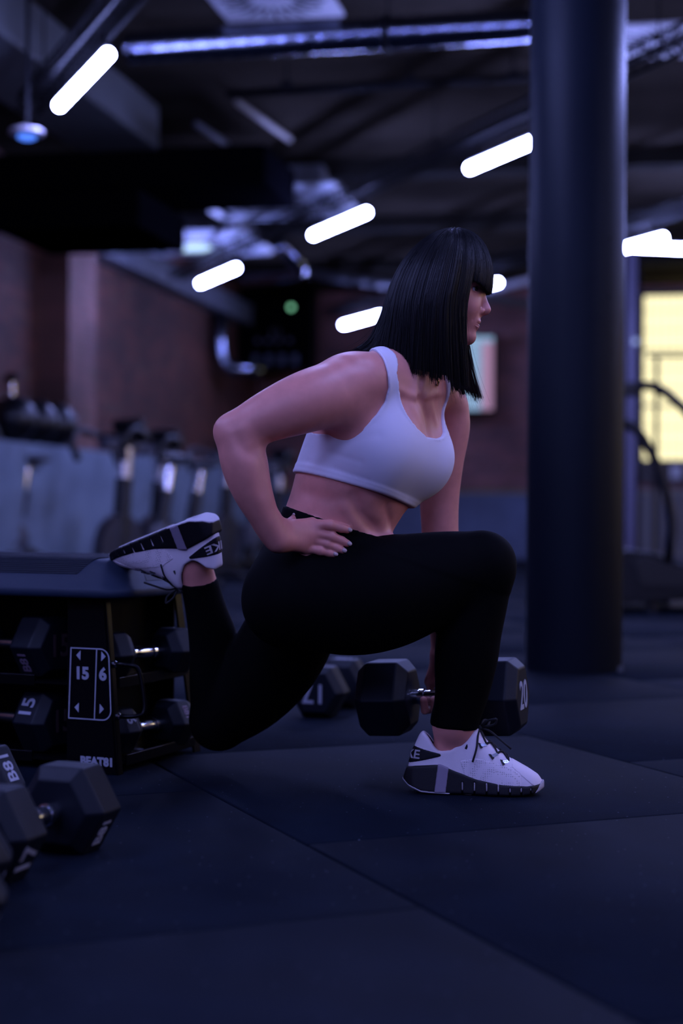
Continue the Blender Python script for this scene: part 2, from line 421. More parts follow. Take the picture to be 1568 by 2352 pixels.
# ------------------------------------------------------------------ spiral duct
d0 = P(292, 116, 8.58); d1 = P(1320, 73, 8.08)
ax = (d1 - d0); ax.z = 0; Ln = ax.length; ax.normalize()
D = empty('spiral_duct', M=frame((d0.x, d0.y, 3.095), ax, (0, 0, 1))); tag(D, 'galvanised spiral duct with bright highlight under the ceiling', 'duct')
r = .085; x = 0.0; k = 0
while x < Ln:
    L2 = min(1.45, Ln - x)
    g = MB(); prof = []; n_ = int(L2 / .012)
    seg = 28; rings = []
    for i in range(n_ + 1):
        xx = i * L2 / n_
        ring = []
        for j in range(seg):
            a = 2 * math.pi * j / seg
            ph = ((xx + x) / .105 - a / (2 * math.pi)) % 1.0
            rr = r + (.004 if ph < .12 else 0)
            ring.append(Vector((x + xx, math.cos(a) * rr, math.sin(a) * rr)))
        rings.append(ring)
    g.ring_loft(rings); g.build('duct_section', M_STEEL, D, smooth=True)
    g = MB(); g.lathe((x + L2 - .02, 0, 0), (1, 0, 0), [(0, r + .004), (0, r + .011), (.035, r + .011), (.035, r + .004)], 28); g.build('duct_clamp', M_BLACK, D)
    g = MB(); g.tube([(x + L2, 0, r), (x + L2, 0, .204)], .006, 6); g.build('drop_rod', M_BLACK, D)
    x += L2
# black pipe behind the duct
p0 = P(520, 216, 9.6); p1 = P(1230, 183, 9.25)
g = MB(); g.tube([(p0.x, p0.y, p0.z), (p1.x, p1.y, p0.z + .02), ], .028, 12); pip = g.build('sprinkler_pipe', M_BLACK, smooth=True); tag(pip, 'thin black pipe running behind the spiral duct', 'pipe')
for f_ in (.2, .6, .93):
    q = p0.lerp(p1, f_); g = MB(); g.tube([(q.x, q.y, p0.z + .02), (q.x, q.y, Z_C)], .006, 6); g.box((q.x, q.y, p0.z + .03), (.07, .08, .05)); g.build('pipe_hanger', M_BLACK, pip)

# ------------------------------------------------------------------ square swirl diffusers
def diffuser(c, label):
    M = frame((c.x, c.y, Z_C - .012), C_S, (0, 0, 1)); D_ = empty('swirl_diffuser', M=M); tag(D_, label, 'diffuser', 'swirl diffusers in the ceiling')
    h = .33; g = MB(); g.box((0, 0, 0), (2 * h, 2 * h, .022)); g.build('face_plate', M_WHITEP, D_, bevel=.006)
    n = 24
    for k in range(n):
        a = 2 * math.pi * k / n; M2 = Matrix.Rotation(a, 3, 'Z') @ Matrix.Rotation(.0, 3, 'X')
        pc = Matrix.Rotation(a, 3, 'Z') @ Vector((.20, 0.03, -.0118))
        g = MB(); g.box(pc, (.17 if k % 2 == 0 else .13, .017, .004), Matrix.Rotation(a + .14, 3, 'Z')); g.build('swirl_slot', M_BLACKM, D_)
    g = MB(); g.lathe((0, 0, -.010), (0, 0, -1), [(0, .07), (.008, .068), (.010, .05)], 20); g.build('hub', M_WHITEP, D_, smooth=math.radians(30))
_c = P(628, -25, 9.0); k = (Z_C - CAM_H) / (_c.z - CAM_H)
def on_plane(x, y, z):
    q = P(x, y, 10.0); s = (z - CAM_H) / (q.z - CAM_H); return Vector((q.x * s, q.y * s, z))
diffuser(on_plane(624, -8, Z_C), 'square white swirl diffuser at the top above the spiral duct')
diffuser(on_plane(1535, 88, Z_C), 'square white swirl diffuser right of the column')
# beam, bulkhead and ceiling gear
def st_obj(name, s0, s1, t0, t1, z0, z1, m, label, cat, bevel=.01):
    return tag(st_box(s0, s1, t0, t1, z0, z1).build(name, m, bevel=bevel), label, cat)
b0 = on_plane(0, 75, 3.0); sb = b0.dot(C_S)
q1 = on_plane(390, 345, 3.0)
M_BEAM = mat('grey_beam', (0.055, 0.06, 0.062), 0.6, var=.2, vscale=2)
st_obj('ceiling_beam', sb - .55, sb, 3.5, q1.dot(C_T) - .02, 3.0, Z_C - .001, M_BEAM, 'grey boxed beam running away above the steep tube light', 'beam')
tb = q1.dot(C_T)
st_obj('black_bulkhead', S_L + .4, on_plane(640, 400, 2.9).dot(C_S), tb, tb + .9, 2.76, 3.02, M_BLACKM, 'large matt black ventilation box across the upper left', 'duct')
st_obj('black_downstand', S_L + .4, on_plane(250, 480, 2.5).dot(C_S), tb + .02, tb + 1.1, 2.50, 2.755, M_BLACKM, 'lower matt black box under the left end of the ventilation box', 'duct')
for i, (x0_, y0_, x1_, y1_) in enumerate(((545, 235, 665, 320), (450, 285, 520, 330))):
    a_ = on_plane(x0_, y0_, 3.2); b_ = on_plane(x1_, y1_, 3.2)
    g = MB(); g.tube([a_, b_], .022, 8)
    tag(g.build('conduit', [M_WOOD, M_GREYP][i], smooth=True), ['pale straight conduit under the dark middle of the ceiling', 'short grey conduit left of the pale one on the ceiling'][i], 'conduit')
# joists across the ceiling (parallel to the spiral duct)
for i, tt in enumerate((11.9, 14.2, 16.6)):
    st_obj('ceiling_joist', S_L + .3, S_R - .02, tt, tt + .22, Z_C - .13, Z_C - .001, mat('dark_joist', (0.009, 0.008, 0.0065), .9, spec=.1, var=.3, vscale=3),
           ['dark ceiling joist nearest the spiral duct', 'middle dark ceiling joist over the lit ceiling panels', 'dark ceiling joist nearest the far wall'][i], 'joist')
# ceiling cassette units
def cassette(c, size, label, lit=False, zz=3.05):
    M = frame((c.x, c.y, zz), C_S, (0, 0, 1)); U = empty('ceiling_cassette', M=M); tag(U, label, 'air unit', 'cassette units under the ceiling')
    g = MB(); h = size / 2
    g.ring_loft([[Vector((sx * h, sy * h, 0)) for sx, sy in ((-1, -1), (1, -1), (1, 1), (-1, 1))], [Vector((sx * h * .93, sy * h * .93, -.04)) for sx, sy in ((-1, -1), (1, -1), (1, 1), (-1, 1))]])
    g.build('panel', mat('pale_panel', (0.55, 0.6, 0.7), .45), U)
    g = MB(); g.box((0, 0, .085), (size * .8, size * .8, .17)); g.build('casing', M_GREYP, U)
    for sx, sy in ((-1, 0), (1, 0), (0, -1), (0, 1)):
        g = MB(); g.box((sx * h * .72, sy * h * .72, -.043), ((.05, h * 1.1, .008) if sx else (h * 1.1, .05, .008))); g.build('air_slot', M_BLACKM, U)
    g = MB(); g.box((0, 0, -.044), (h * .9, h * .9, .01)); g.build('intake_grille', M_GREYP, U)
    if lit:
        g = MB(); g.box((-.02, -.02, -.055), (h * .55, h * .55, .012)); g.build('light_panel', emis('square_light', (.45, .65, 1.0), 1.6), U)
cassette(on_plane(628, 462, 3.05), 1.25, 'pale square cassette unit behind the black bulkhead')
cassette(on_plane(452, 556, 2.95), 1.15, 'pale square cassette unit with a bright square light above the brick wall', True, 2.95)
# far pipework below the ceiling
def pipe_run(pts, r_, m_, label, name='vent_pipe'):
    g = MB(); g.tube(pts, r_, 14); o = g.build(name, m_, smooth=True); tag(o, label, 'pipe'); return o
Yp = 17.6
def arc_pts(p, n=6):
    p = [Vector(q) for q in p]; out = [p[0]]
    for i in range(1, len(p) - 1):
        a = p[i].lerp(p[i - 1], .35); b = p[i].lerp(p[i + 1], .35)
        for k in range(n + 1):
            t = k / n; out.append(a.lerp(p[i], t).lerp(p[i].lerp(b, t), t))
    out.append(p[-1]); return out
o = pipe_run(arc_pts([P(505, 672, Yp), P(503, 845, Yp), P(600, 850, Yp + .1)]), .085, M_STEEL, 'silver vent pipe bending right at its foot beside the black cabinet')
o = pipe_run(arc_pts([P(560, 640, 15.6), P(705, 625, 15.2), P(640, 560, 14.6)]), .075, M_STEEL, 'curved silver pipe under the far ceiling left of the hair')
o = pipe_run([P(706, 628, 16.5), P(1230, 700, 16.9)], .05, M_GREYP, 'grey pipe running right from the curved silver pipe')
o = pipe_run([P(1100, 672, 17.2), P(1230, 640, 16.9)], .04, M_WHITEP, 'thin pale pipe between the forehead tube and the column')
o = pipe_run(arc_pts([P(345, 518, 14.9), P(420, 575, 15.3), P(492, 602, 15.8)]), .05, mat('pinkish_pipe', (0.28, 0.2, 0.22), .4), 'thin pinkish pipe under the lit ceiling panel')
# black cabinet on the far wall
kb0 = P(545, 850, 18.6); kb1 = P(722, 662, 18.6)
K = empty('control_cabinet', M=frame(((kb0.x + kb1.x) / 2, 18.62, kb0.z), C_S, (0, 0, 1))); tag(K, 'black control cabinet with small green light on the far wall', 'cabinet')
wk = kb1.x - kb0.x; hk = kb1.z - kb0.z
g = MB(); g.box((0, .13, hk / 2), (wk, .26, hk)); g.build('body', M_BLACK, K, bevel=.01)
for sx in (-1, 1):
    g = MB(); g.box((sx * wk / 4, -.012, hk / 2), (wk / 2 - .02, .02, hk - .04)); dr = g.build('door', M_BLACKM, K, bevel=.004)
    g = MB(); g.box((sx * .04, -.03, hk * .45), (.015, .02, .1)); g.build('handle', M_GREYP, dr)
g = MB(); g.lathe((.19, -.024, hk * .76), (0, -1, 0), [(0, .03), (.01, .03), (.02, .012)], 14); g.build('green_light', emis('green_indicator', (.35, 1.0, .6), 1.1), K)
for i in range(4):
    g = MB(); g.lathe((-.22 + .13 * i, -.024, hk * .36), (0, -1, 0), [(0, .028), (.012, .024)], 12); g.build('dial', mat('dim_dial', (0.12, .12, .16), .4), K)
for i in range(4):
    g = MB(); g.box((-.24 + .16 * i, -.024, hk * .13), (.07, .01, .12)); g.build('switch_plate', mat('dim_switch', (0.05, .06, .09), .5), K)
# wall screen
t0 = P(1028, 948, 18.75); t1 = P(1137, 768, 18.75)
TV = empty('wall_screen', M=frame(((t0.x + t1.x) / 2, 18.72, t0.z), C_S, (0, 0, 1))); tag(TV, 'upright lit wall screen with pale blue table and pink column', 'screen')
tw = t1.x - t0.x; th = t1.z - t0.z
g = MB(); g.box((0, .04, th / 2), (tw, .07, th)); g.build('casing', M_BLACK, TV, bevel=.005)
SCW = emis('screen_blue', (.36, .56, .86), .8); SCP = emis('screen_pink', (.55, .32, .55), .66); SCD = emis('screen_text', (.22, .36, .6), .5)
g = MB(); g.box((-tw * .13, .001, th / 2), (tw * .66, .01, th * .93)); g.build('blue_table', SCW, TV)
g = MB(); g.box((tw * .33, .001, th * .46), (tw * .24, .01, th * .85)); g.build('pink_column', SCP, TV)
g = MB(); g.box((tw * .33, .001, th * .925), (tw * .24, .01, th * .07)); g.build('header_block', SCW, TV)
for i in range(14):
    g = MB(); g.box((-tw * .13 + (i % 3) * .01, -.006, th * (.1 + i * .058)), (tw * (.5 + .05 * (i % 2)), .004, th * .014)); g.build('table_row', SCD, TV)
g = MB(); g.box((0, .085, th / 2), (.2, .09, .2)); g.build('wall_bracket', M_BLACK, TV)
# blue-lit disc on the ceiling
dq = P(62, 312, 7.9)
A_ = empty('access_point', (dq.x, dq.y, dq.z)); tag(A_, 'white round disc with glowing blue underside at the far left', 'disc')
g = MB(); g.lathe((0, 0, 0), (0, 0, 1), [(0, .075), (.012, .092), (.03, .085), (.045, .04)], 28); g.build('shell', mat('disc_white', (.25, .23, .25), .4), A_, smooth=math.radians(35))
g = MB(); g.lathe((0, 0, -.02), (0, 0, 1), [(0, .03), (.008, .046), (.02, .048)], 24); g.build('blue_lens', emis('blue_glow', (.08, .22, 1.0), 1.4), A_)
g = MB(); g.tube([(0, 0, .04), (0, 0, Z_C - dq.z)], .012, 8); g.build('drop_pole', M_BLACK, A_)
# ------------------------------------------------------------------ exercise bikes
def make_bike():
    """faces local +X; saddle at x=-.30, handlebar post at x=+.30"""
    B = empty('exercise_bike')
    fr = mat('bike_black', (0.005, 0.005, 0.007), .45); gr = mat('bike_grey', (0.055, 0.058, 0.08), .45)
    for x in (-.5, .5):
        g = MB(); g.box((x, 0, .035), (.09, .52, .05)); g.build('base_foot', fr, B, bevel=.012)
    g = MB(); g.box((0, 0, .075), (1.0, .07, .05)); g.box((-.1, 0, .3), (.75, .06, .07), Matrix.Rotation(-.35, 3, 'Y')); g.build('main_frame', fr, B, bevel=.01)
    g = MB(); g.tube([(-.02, 0, .10), (-.19, 0, .70)], .055, 12); g.build('saddle_post', fr, B, smooth=math.radians(40))
    g = MB(); g.tube([(-.18, 0, .69), (-.225, 0, .87)], .042, 12); g.build('saddle_tube', M_CHROME, B, smooth=math.radians(40))
    g = MB(); g.box((-.23, 0, .885), (.26, .045, .03)); g.build('saddle_slider', gr, B, bevel=.006)
    g = MB(); rings = []
    for x, wd, h in ((-.40, .05, .03), (-.38, .11, .05), (-.30, .115, .055), (-.22, .06, .05), (-.12, .028, .045), (-.08, .012, .02)):
        rings.append([Vector((x, math.cos(a) * wd, .94 + math.sin(a) * h * .6)) for a in [2 * math.pi * k / 12 for k in range(12)]])
    g.ring_loft(rings); g.build('saddle', fr, B, smooth=True)
    g = MB(); g.tube([(.36, 0, .12), (.29, 0, .78)], .060, 12); g.build('handlebar_post', fr, B, smooth=math.radians(40))
    g = MB(); g.tube([(.295, 0, .76), (.275, 0, .99)], .048, 12); g.build('handlebar_tube', mat('brushed_tube', (.62, .6, .6), .3, 1.0), B, smooth=math.radians(40))
    g = MB(); g.box((.31, 0, 1.01), (.44, .075, .075)); g.build('handlebar_slider', gr, B, bevel=.01)
    hb = MB()
    for s in (-1, 1):
        hb.tube(arc_pts([(.30, 0, 1.06), (.30, s * .20, 1.07), (.50, s * .24, 1.12), (.60, s * .22, 1.02), (.54, s * .20, .90)], 4), .025, 8)
    hb.build('handlebar', fr, B, smooth=True)
    g = MB(); g.box((.22, 0, 1.11), (.05, .26, .17), Matrix.Rotation(.55, 3, 'Y')); c_ = g.build('console', fr, B, bevel=.012)
    g = MB(); g.box((.203, 0, 1.117), (.03, .2, .12), Matrix.Rotation(.55, 3, 'Y')); g.build('console_screen', mat('console_glass', (0.03, .035, .06), .12), c_)
    g = MB(); g.lathe((.34, -.035, .30), (0, 1, 0), [(0, .02), (0, .235), (.07, .235), (.07, .02)], 32); g.build('flywheel', mat('flywheel_metal', (.07, .07, .09), .4, .6), B, smooth=math.radians(35))
    g = MB(); g.lathe((-.04, .04, .33), (0, 1, 0), [(0, .14), (.03, .14), (.04, .12)], 24); g.build('crank_cover', gr, B, smooth=math.radians(35))
    for s in (-1, 1):
        g = MB(); g.box((-.04 + s * .08, s * .10, .33 - s * .05), (.18, .018, .03), Matrix.Rotation(.5, 3, 'Y')); k_ = g.build('crank', M_GREYP, B)
        g = MB(); g.box((-.04 + s * .16, s * .15, .33 - s * .09), (.10, .09, .03)); g.build('pedal', fr, k_, bevel=.006)
    return B
bike = make_bike(); head = math.atan2(-.86, -.50)
spots = [(285, 10.75, 'exercise bike with chrome handlebar tube nearest the left, long dark grips'),
         (368, 12.0, 'exercise bike with thick post and console, second from the left'),
         (522, 13.9, 'exercise bike just left of the bent elbow'),
         (-52, 11.25, 'exercise bike at the left edge, only its saddle showing'),
         (640, 15.6, 'exercise bike partly hidden behind the forearm and waist')]
for i, (px, Y, lb) in enumerate(spots):
    o = bike if i == 0 else copy_tree(bike)
    hh = head + 0.0
    q = P(px, 1176, Y); off = Vector((math.cos(hh), math.sin(hh), 0)) * .29
    o.location = (q.x - off.x, Y - off.y, 0); o.rotation_euler = (0, 0, hh)
    tag(o, lb, 'exercise bike', 'exercise bikes along the brick wall')
# ------------------------------------------------------------------ medicine balls on the plinth ledge
M_BALL = mat('ball_leather', (0.005, 0.0055, 0.008), .36, spec=.45)
for i, (tt, lb) in enumerate(((10.95, 'black medicine ball at the left edge of the plinth ledge'), (11.37, 'middle black medicine ball on the plinth ledge'), (11.78, 'black medicine ball nearest the brick pier on the ledge'))):
    c = ST(S_L + .24, tt, 1.061 + .175)
    R = empty('medicine_ball', c - Vector((0, 0, .175))); tag(R, lb, 'ball', 'medicine balls on the ledge')
    g = MB(); g.sphere((0, 0, .175), .175, 28, 18); g.build('ball_skin', M_BALL, R, smooth=True)
    for k in range(3):
        a = k * math.pi / 3 + .3
        g = MB(); pts = [Vector((0, 0, .175)) + Matrix.Rotation(a, 3, 'Z') @ Vector((math.cos(q) * .1755, 0, math.sin(q) * .1755)) for q in [2 * math.pi * j / 40 for j in range(41)]]
        g.tube(pts, .0022, 5, cap=False); g.build('seam', M_BLACKM, R)
kn = ST(S_L + .035, 11.40)
R = empty('knob_post', (kn.x, kn.y, 1.061)); tag(R, 'short chrome post with round black knob above the medicine balls', 'post')
zt = P(34, 868, 12.16).z
g = MB(); g.lathe((0, 0, 0), (0, 0, 1), [(0, .026), (.01, .026), (.012, .016), (zt - 1.09, .019)], 14); g.build('post', M_CHROME, R, smooth=math.radians(35))
g = MB(); g.sphere((0, 0, zt - 1.061), .048, 18, 12, (1, 1, .9)); g.build('knob', M_BLACK, R, smooth=True)
# ------------------------------------------------------------------ things right of the column
pq = P(1446, 1270, 15.5)
R = empty('steel_post', (pq.x, pq.y, 0)); tag(R, 'slim violet grey steel post between the column and the warm window', 'post')
g = MB(); g.box((0, 0, 1.6), (.085, .06, 3.2)); g.build('post', mat('violet_grey_steel', (.11, .105, .18), .4), R, bevel=.004)
g = MB(); g.box((.07, .02, 1.6), (.05, .05, 3.2)); g.build('dark_strip', M_BLACK, R)
g = MB(); g.box((-.065, .02, 1.6), (.035, .05, 3.2)); g.build('dark_strip', M_BLACK, R)
g = MB(); g.lathe((.03, -.035, P(1452, 785, 15.5).z), (0, -1, 0), [(0, .028), (.02, .028), (.03, .015)], 14); g.build('small_lamp', emis('small_lamp_glow', (.4, .5, 1.0), 1.0), R)
# low cupboard and slatted heater under the far window
hq = P(1462, 1095, 17.6)
R = empty('slatted_heater', M=frame((hq.x, hq.y, 0), C_S, (0, 0, 1))); tag(R, 'pale slatted heater on the floor below the warm window', 'heater')
for i in range(22):
    g = MB(); g.box((.05 + i * .1, 0, .45), (.06, .06, .7)); g.build('heater_slat', mat('cream_enamel', (.18, .16, .13), .5), R, bevel=.01)
g = MB(); g.box((1.1, .02, .82), (2.25, .09, .05)); g.box((1.1, .02, .1), (2.25, .09, .05)); g.build('heater_rail', MATS['cream_enamel'], R)
for xx in (.2, 2.0):
    g = MB(); g.box((xx, .02, .04), (.05, .08, .08)); g.build('foot', MATS['cream_enamel'], R)
R = empty('window_shelf', M=frame((hq.x, hq.y - .05, 0), C_S, (0, 0, 1))); tag(R, 'dark shelf band between the warm window and the heater', 'shelf')
g = MB(); g.box((1.1, 0, 1.02), (2.3, .22, .22)); g.build('shelf_box', mat('dark_brown_board', (.025, .02, .018), .6), R, bevel=.006)
for xx in (.25, 2.0):
    g = MB(); g.box((xx, .16, 1.0), (.05, .1, .05)); g.build('bracket', M_BLACK, R)
g = MB(); g.box((.42, -.115, 1.03), (.12, .012, .15)); g.build('white_card', M_WHITEP, R)
# black lifting frame standing before the window
lq = P(1506, 1060, 13.2)
R = empty('lifting_frame', (lq.x, lq.y, 0)); tag(R, 'thin black upright frame standing before the warm window', 'frame')
zt = P(1506, 815, 13.2).z
for xx in (0, .75):
    g = MB(); g.box((xx, 0, zt / 2), (.035, .035, zt)); g.build('upright', M_BLACK, R)
    g = MB(); g.box((xx, 0, .025), (.08, .7, .05)); g.build('foot', M_BLACK, R)
g = MB(); g.box((.36, 0, zt - .01), (.86, .03, .03)); g.build('cross_bar', M_BLACK, R)
g = MB(); g.box((0, -.03, zt - .30), (.05, .06, .12)); g.build('hook', M_BLACK, R, bevel=.008)
# curved treadmill right of the column
Yt = 8.9
R = empty('curved_treadmill', (P(1500, 1400, Yt).x, Yt, 0)); tag(R, 'black curved treadmill with arched handrails right of the column', 'treadmill')
ox = R.location.x
def tl(x, y, Y=Yt):
    q = P(x, y, Y); return Vector((q.x - ox, q.y - Yt, q.z))
M_TM = mat('treadmill_black', (.006, .006, .008), .5, spec=.3); M_TM2 = mat('treadmill_grey', (.018, .0175, .018), .5, spec=.3)
side = [tl(1330, 1385), tl(1330, 1300), tl(1440, 1262), tl(1500, 1268), tl(1580, 1300), tl(1680, 1300), tl(1700, 1250), tl(1740, 1250), tl(1740, 1385), tl(1600, 1372), tl(1480, 1385)]
for dy in (0, .62):
    g = MB(); g.prism([p + Vector((0, dy, 0)) for p in side], (0, .07, 0)); g.build('side_cover', M_TM, R, bevel=.012)
g = MB(); g.prism([p + Vector((0, -.012, 0)) for p in (tl(1470, 1345), tl(1455, 1290), tl(1480, 1278), tl(1580, 1312), tl(1580, 1352))], (0, .014, 0)); g.build('cover_inset', M_TM2, R, bevel=.004)
bel = [tl(1335, 1298), tl(1440, 1282), tl(1520, 1290), tl(1600, 1312), tl(1690, 1300), tl(1735, 1262)]
for i in range(len(bel) - 1):
    n_ = 4
    for k in range(n_):
        a_ = bel[i].lerp(bel[i + 1], k / n_); b_ = bel[i].lerp(bel[i + 1], (k + .9) / n_)
        g = MB(); g.prism([a_ + Vector((0, .07, 0)), b_ + Vector((0, .07, 0)), b_ + Vector((0, .07, -.03)), a_ + Vector((0, .07, -.03))], (0, .55, 0)); g.build('belt_slat', M_TM2, R)
g = MB(); g.box(tl(1385, 1377) + Vector((0, .34, 0)), (.3, .66, .045)); g.box(tl(1640, 1388) + Vector((0, .34, 0)), (.5, .66, .035)); g.build('base_plate', mat('warm_grey_base', (.12, .11, .09), .5), R, bevel=.006)
for x in (1360, 1500, 1700):
    g = MB(); q = tl(x, 1390); g.lathe((q.x, .05, 0), (0, 0, 1), [(0, .035), (q.z + .02, .03)], 12); g.build('foot', M_TM, R)
for dy in (0.0,):
    g = MB(); g.tube(arc_pts([tl(1400, 893), tl(1505, 882), tl(1585, 950), tl(1660, 1110), tl(1690, 1290)], 6), .027, 10); g.build('handrail', M_TM, R, smooth=True)
    g = MB(); g.tube(arc_pts([tl(1400, 958), tl(1465, 985), tl(1512, 1070), tl(1545, 1190), tl(1534, 1290)], 6), .028, 10); g.build('lower_handrail', M_TM, R, smooth=True)
g = MB(); g.box(tl(1445, 895), (.07, .07, .075)); g.build('rail_clamp', M_TM2, R, bevel=.008)
g = MB(); q = tl(1395, 925); g.box(q + Vector((-.06, .3, 0)), (.08, .66, .16)); g.build('console', M_TM, R, bevel=.02)
g = MB(); g.tube([q + Vector((-.06, .3, -.05)), Vector((q.x - .02, .3, .3))], .03, 10); g.build('console_stem', M_TM, R, smooth=True)
# ------------------------------------------------------------------ dumbbells
M_HEX = mat('dumbbell_rubber', (0.0042, 0.0060, 0.0112), .5, spec=.2, bump=.12, bscale=500)
M_INK = mat('pale_print', (.34, .35, .42), .55)
M_INKD = mat('dim_print', (.17, .12, .17), .6)
M_DIM = mat('faint_print', (.05, .025, .03), .7)
Q_ = math.pi / 6
def make_dumbbell(R_=.086, hl=.104, gap=.125, num='20', hr=.0165, prints=(), end=None):
    """axis along local X, centre at the origin, flats up and down"""
    D_ = empty('dumbbell')
    ch = .022
    for s in (-1, 1):
        x0 = s * gap / 2
        rings = []
        for (d, f) in ((0, .72), (ch, 1.0), (hl - ch, 1.0), (hl, .76)):
            rings.append([Vector((x0 + s * d, math.cos(a) * R_ * f, math.sin(a) * R_ * f)) for a in [k * math.pi / 3 for k in range(6)]])
        g = MB(); g.ring_loft(rings); hd = g.build('hex_head', M_HEX, D_, bevel=.004)
        put_text('number', num, R_ * .92, (x0 + s * (hl + .0003), 0, 0), (0, s, 0), (s, 0, 0), end or M_INK, hd, bold=.012, sx=.92)
        for (hs, a, tx, sz, ink, fl_) in prints:
            if hs != s: continue
            n_ = Vector((0, math.cos(a), math.sin(a))); ap = R_ * math.cos(math.pi / 6); tdir = n_.cross(Vector((1, 0, 0))) * fl_
            put_text('print', tx, sz, Vector((x0 + s * hl * .5, 0, 0)) + n_ * (ap + .0003), tdir, n_, ink, hd, bold=.02)
    g = MB(); hg = gap / 2
    g.lathe((-hg - .01, 0, 0), (1, 0, 0), [(0, hr * .95), (.024, hr * .95), (.025, hr * 1.12), (.034, hr * 1.12), (.035, hr * .9), (hg + .01, hr * 1.06), (2 * hg - .015, hr * .9), (2 * hg - .014, hr * 1.12), (2 * hg - .005, hr * 1.12), (2 * hg - .004, hr * .95), (2 * hg + .02, hr * .95)], 24)
    g.build('grip', M_CHROME, D_, smooth=math.radians(30))
    return D_
def place_db(o, loc, axis, roll, label):
    ax_ = Vector(axis).normalized(); M = frame((0, 0, 0), ax_, (0, 0, 1)) @ Matrix.Rotation(roll, 4, 'X')
    M.translation = Vector(loc); o.matrix_basis = M; tag(o, label, 'dumbbell', 'hex dumbbells')
AP = math.cos(math.pi / 6)
# held dumbbell
DBC = P(1015, 1600, 3.31)
db20 = make_dumbbell(R_=.090, hl=.112, num='20')
place_db(db20, DBC, (.945, -.31, .05), 0.0, 'hex dumbbell marked 20 held beside the front shin')
# one on the floor behind the thighs
d17 = make_dumbbell(R_=.080, hl=.096, num='17', prints=((-1, -3 * Q_, 'B81', .032, M_INK, 1),))
place_db(d17, Vector(((740 - 784) / F_PX * 4.3 + .03, 4.38, .080 * AP + .001)), (-.30, -.95, 0), math.pi, 'hex dumbbell marked 17 upside down on the floor behind the thigh')
# three in the left foreground
f17 = make_dumbbell(R_=.082, hl=.100, num='17', prints=((1, 5 * Q_, 'B81', .034, M_INK, 1), (-1, 5 * Q_, '17', .055, M_INK, 1)))
place_db(f17, Vector((-.485, 2.475, .080 * AP + .001)), (.36, .93, 0), math.pi / 3, 'hex dumbbell lying in the left foreground in front of the corner panel')
f20 = make_dumbbell(num='20', prints=((-1, 5 * Q_, '20', .06, M_INK, 1), (1, 5 * Q_, '20', .06, M_INK, 1)))
place_db(f20, Vector((-.52, 2.06, .086 * AP + .001)), (-.18, .984, 0), math.pi / 3, 'blurred hex dumbbell at the lower left edge nearest the viewer')
f12 = make_dumbbell(R_=.080, hl=.096, num='17', prints=((1, 3 * Q_, 'B81', .038, M_INK, 1),))
place_db(f12, Vector((-.682, 2.69, .080 * AP + .001)), (.36, .93, 0), math.pi / 3, 'hex dumbbell at the left edge, only its lettered end showing')

# ------------------------------------------------------------------ dumbbell rack with the step platform on top
E1 = Vector((-.925, .380, 0)).normalized(); E2 = Vector((-E1.y, E1.x, 0)) * -1   # E1 along the front to the left, E2 back into the room
K0 = P(272, 1781, 3.305); K0.z = 0
RM = frame(K0, -E1, (0, 0, 1))     # local: x to the right along the front, y back, z up ; origin = front right foot corner
RW, RD, RH = 1.05, .375, .372
rack = empty('dumbbell_rack', M=RM); tag(rack, 'black steel dumbbell rack with printed corner panel under the step platform', 'rack')
M_RACK = mat('rack_gloss_black', (.002, .002, .003), .3, spec=.15)
tp = .045   # taper at the top of each open side
def sl(x, y, z):   # leaning frame: narrower at the top
    f = z / RH; return Vector((x - tp * f if x > -.5 else x + tp * f, y + (tp * .4 * f if y < RD / 2 else -tp * .4 * f), z))
th = .006
# front corner panel
pw = .128
g = MB(); pan = [sl(0, 0, 0), sl(0, 0, RH), Vector((-pw - .012, sl(0, 0, RH).y, RH)), Vector((-pw, 0, 0))]
g.prism(pan, (0, th, 0)); panel = g.build('corner_panel', M_RACK, rack, bevel=.0012)
g = MB(); g.prism([sl(0, 0, 0), sl(0, 0, RH), sl(0, .02, RH), sl(0, .02, 0)], (-.008, 0, 0)); g.build('corner_flange', M_RACK, rack, bevel=.001)
g = MB(); g.prism([sl(0, RD, 0), sl(0, RD, RH), sl(0, RD - .03, RH), sl(0, RD - .03, 0)], (-.006, 0, 0)); g.build('rear_flange', M_RACK, rack, bevel=.001)
# far left panel, back panel, inner divider
g = MB(); g.prism([Vector((-RW, 0, 0)), Vector((-RW, 0, RH)), Vector((-RW + pw, 0, RH)), Vector((-RW + pw, 0, 0))], (0, th, 0)); g.build('corner_panel', M_RACK, rack)
g = MB(); g.box((-RW / 2 - .02, RD - .004, RH / 2), (RW - .1, th, RH)); g.build('back_panel', M_RACK, rack)
g = MB(); g.box((-.122, RD / 2 + .02, RH / 2), (th, RD - .06, RH - .012)); g.build('divider', M_RACK, rack)
# top plate and shelves with lips
g = MB(); g.box((-RW / 2, RD / 2, RH - .003), (RW - .1, RD - .04, .006)); g.build('top_plate', M_RACK, rack, bevel=.001)
for nm, z in (('bottom_shelf', .022), ('middle_shelf', .186)):
    dx = tp * z / RH
    g = MB(); g.box((-RW / 2 - dx / 2, RD / 2, z), (RW - 2 * dx - .006, RD - .012 - dx * .6, .005)); sh = g.build(nm, M_RACK, rack)
    g = MB(); g.box((-RW / 2 - pw / 2 + .02, .006 + dx * .4, z + .004), (RW - pw - .22, .008, .024)); g.build('front_lip', M_RACK, sh, bevel=.002)
    g = MB(); g.box((-dx - .003, RD / 2 + .01, z + .004), (.007, RD - .06, .024)); g.build('side_lip', M_RACK, sh, bevel=.002)
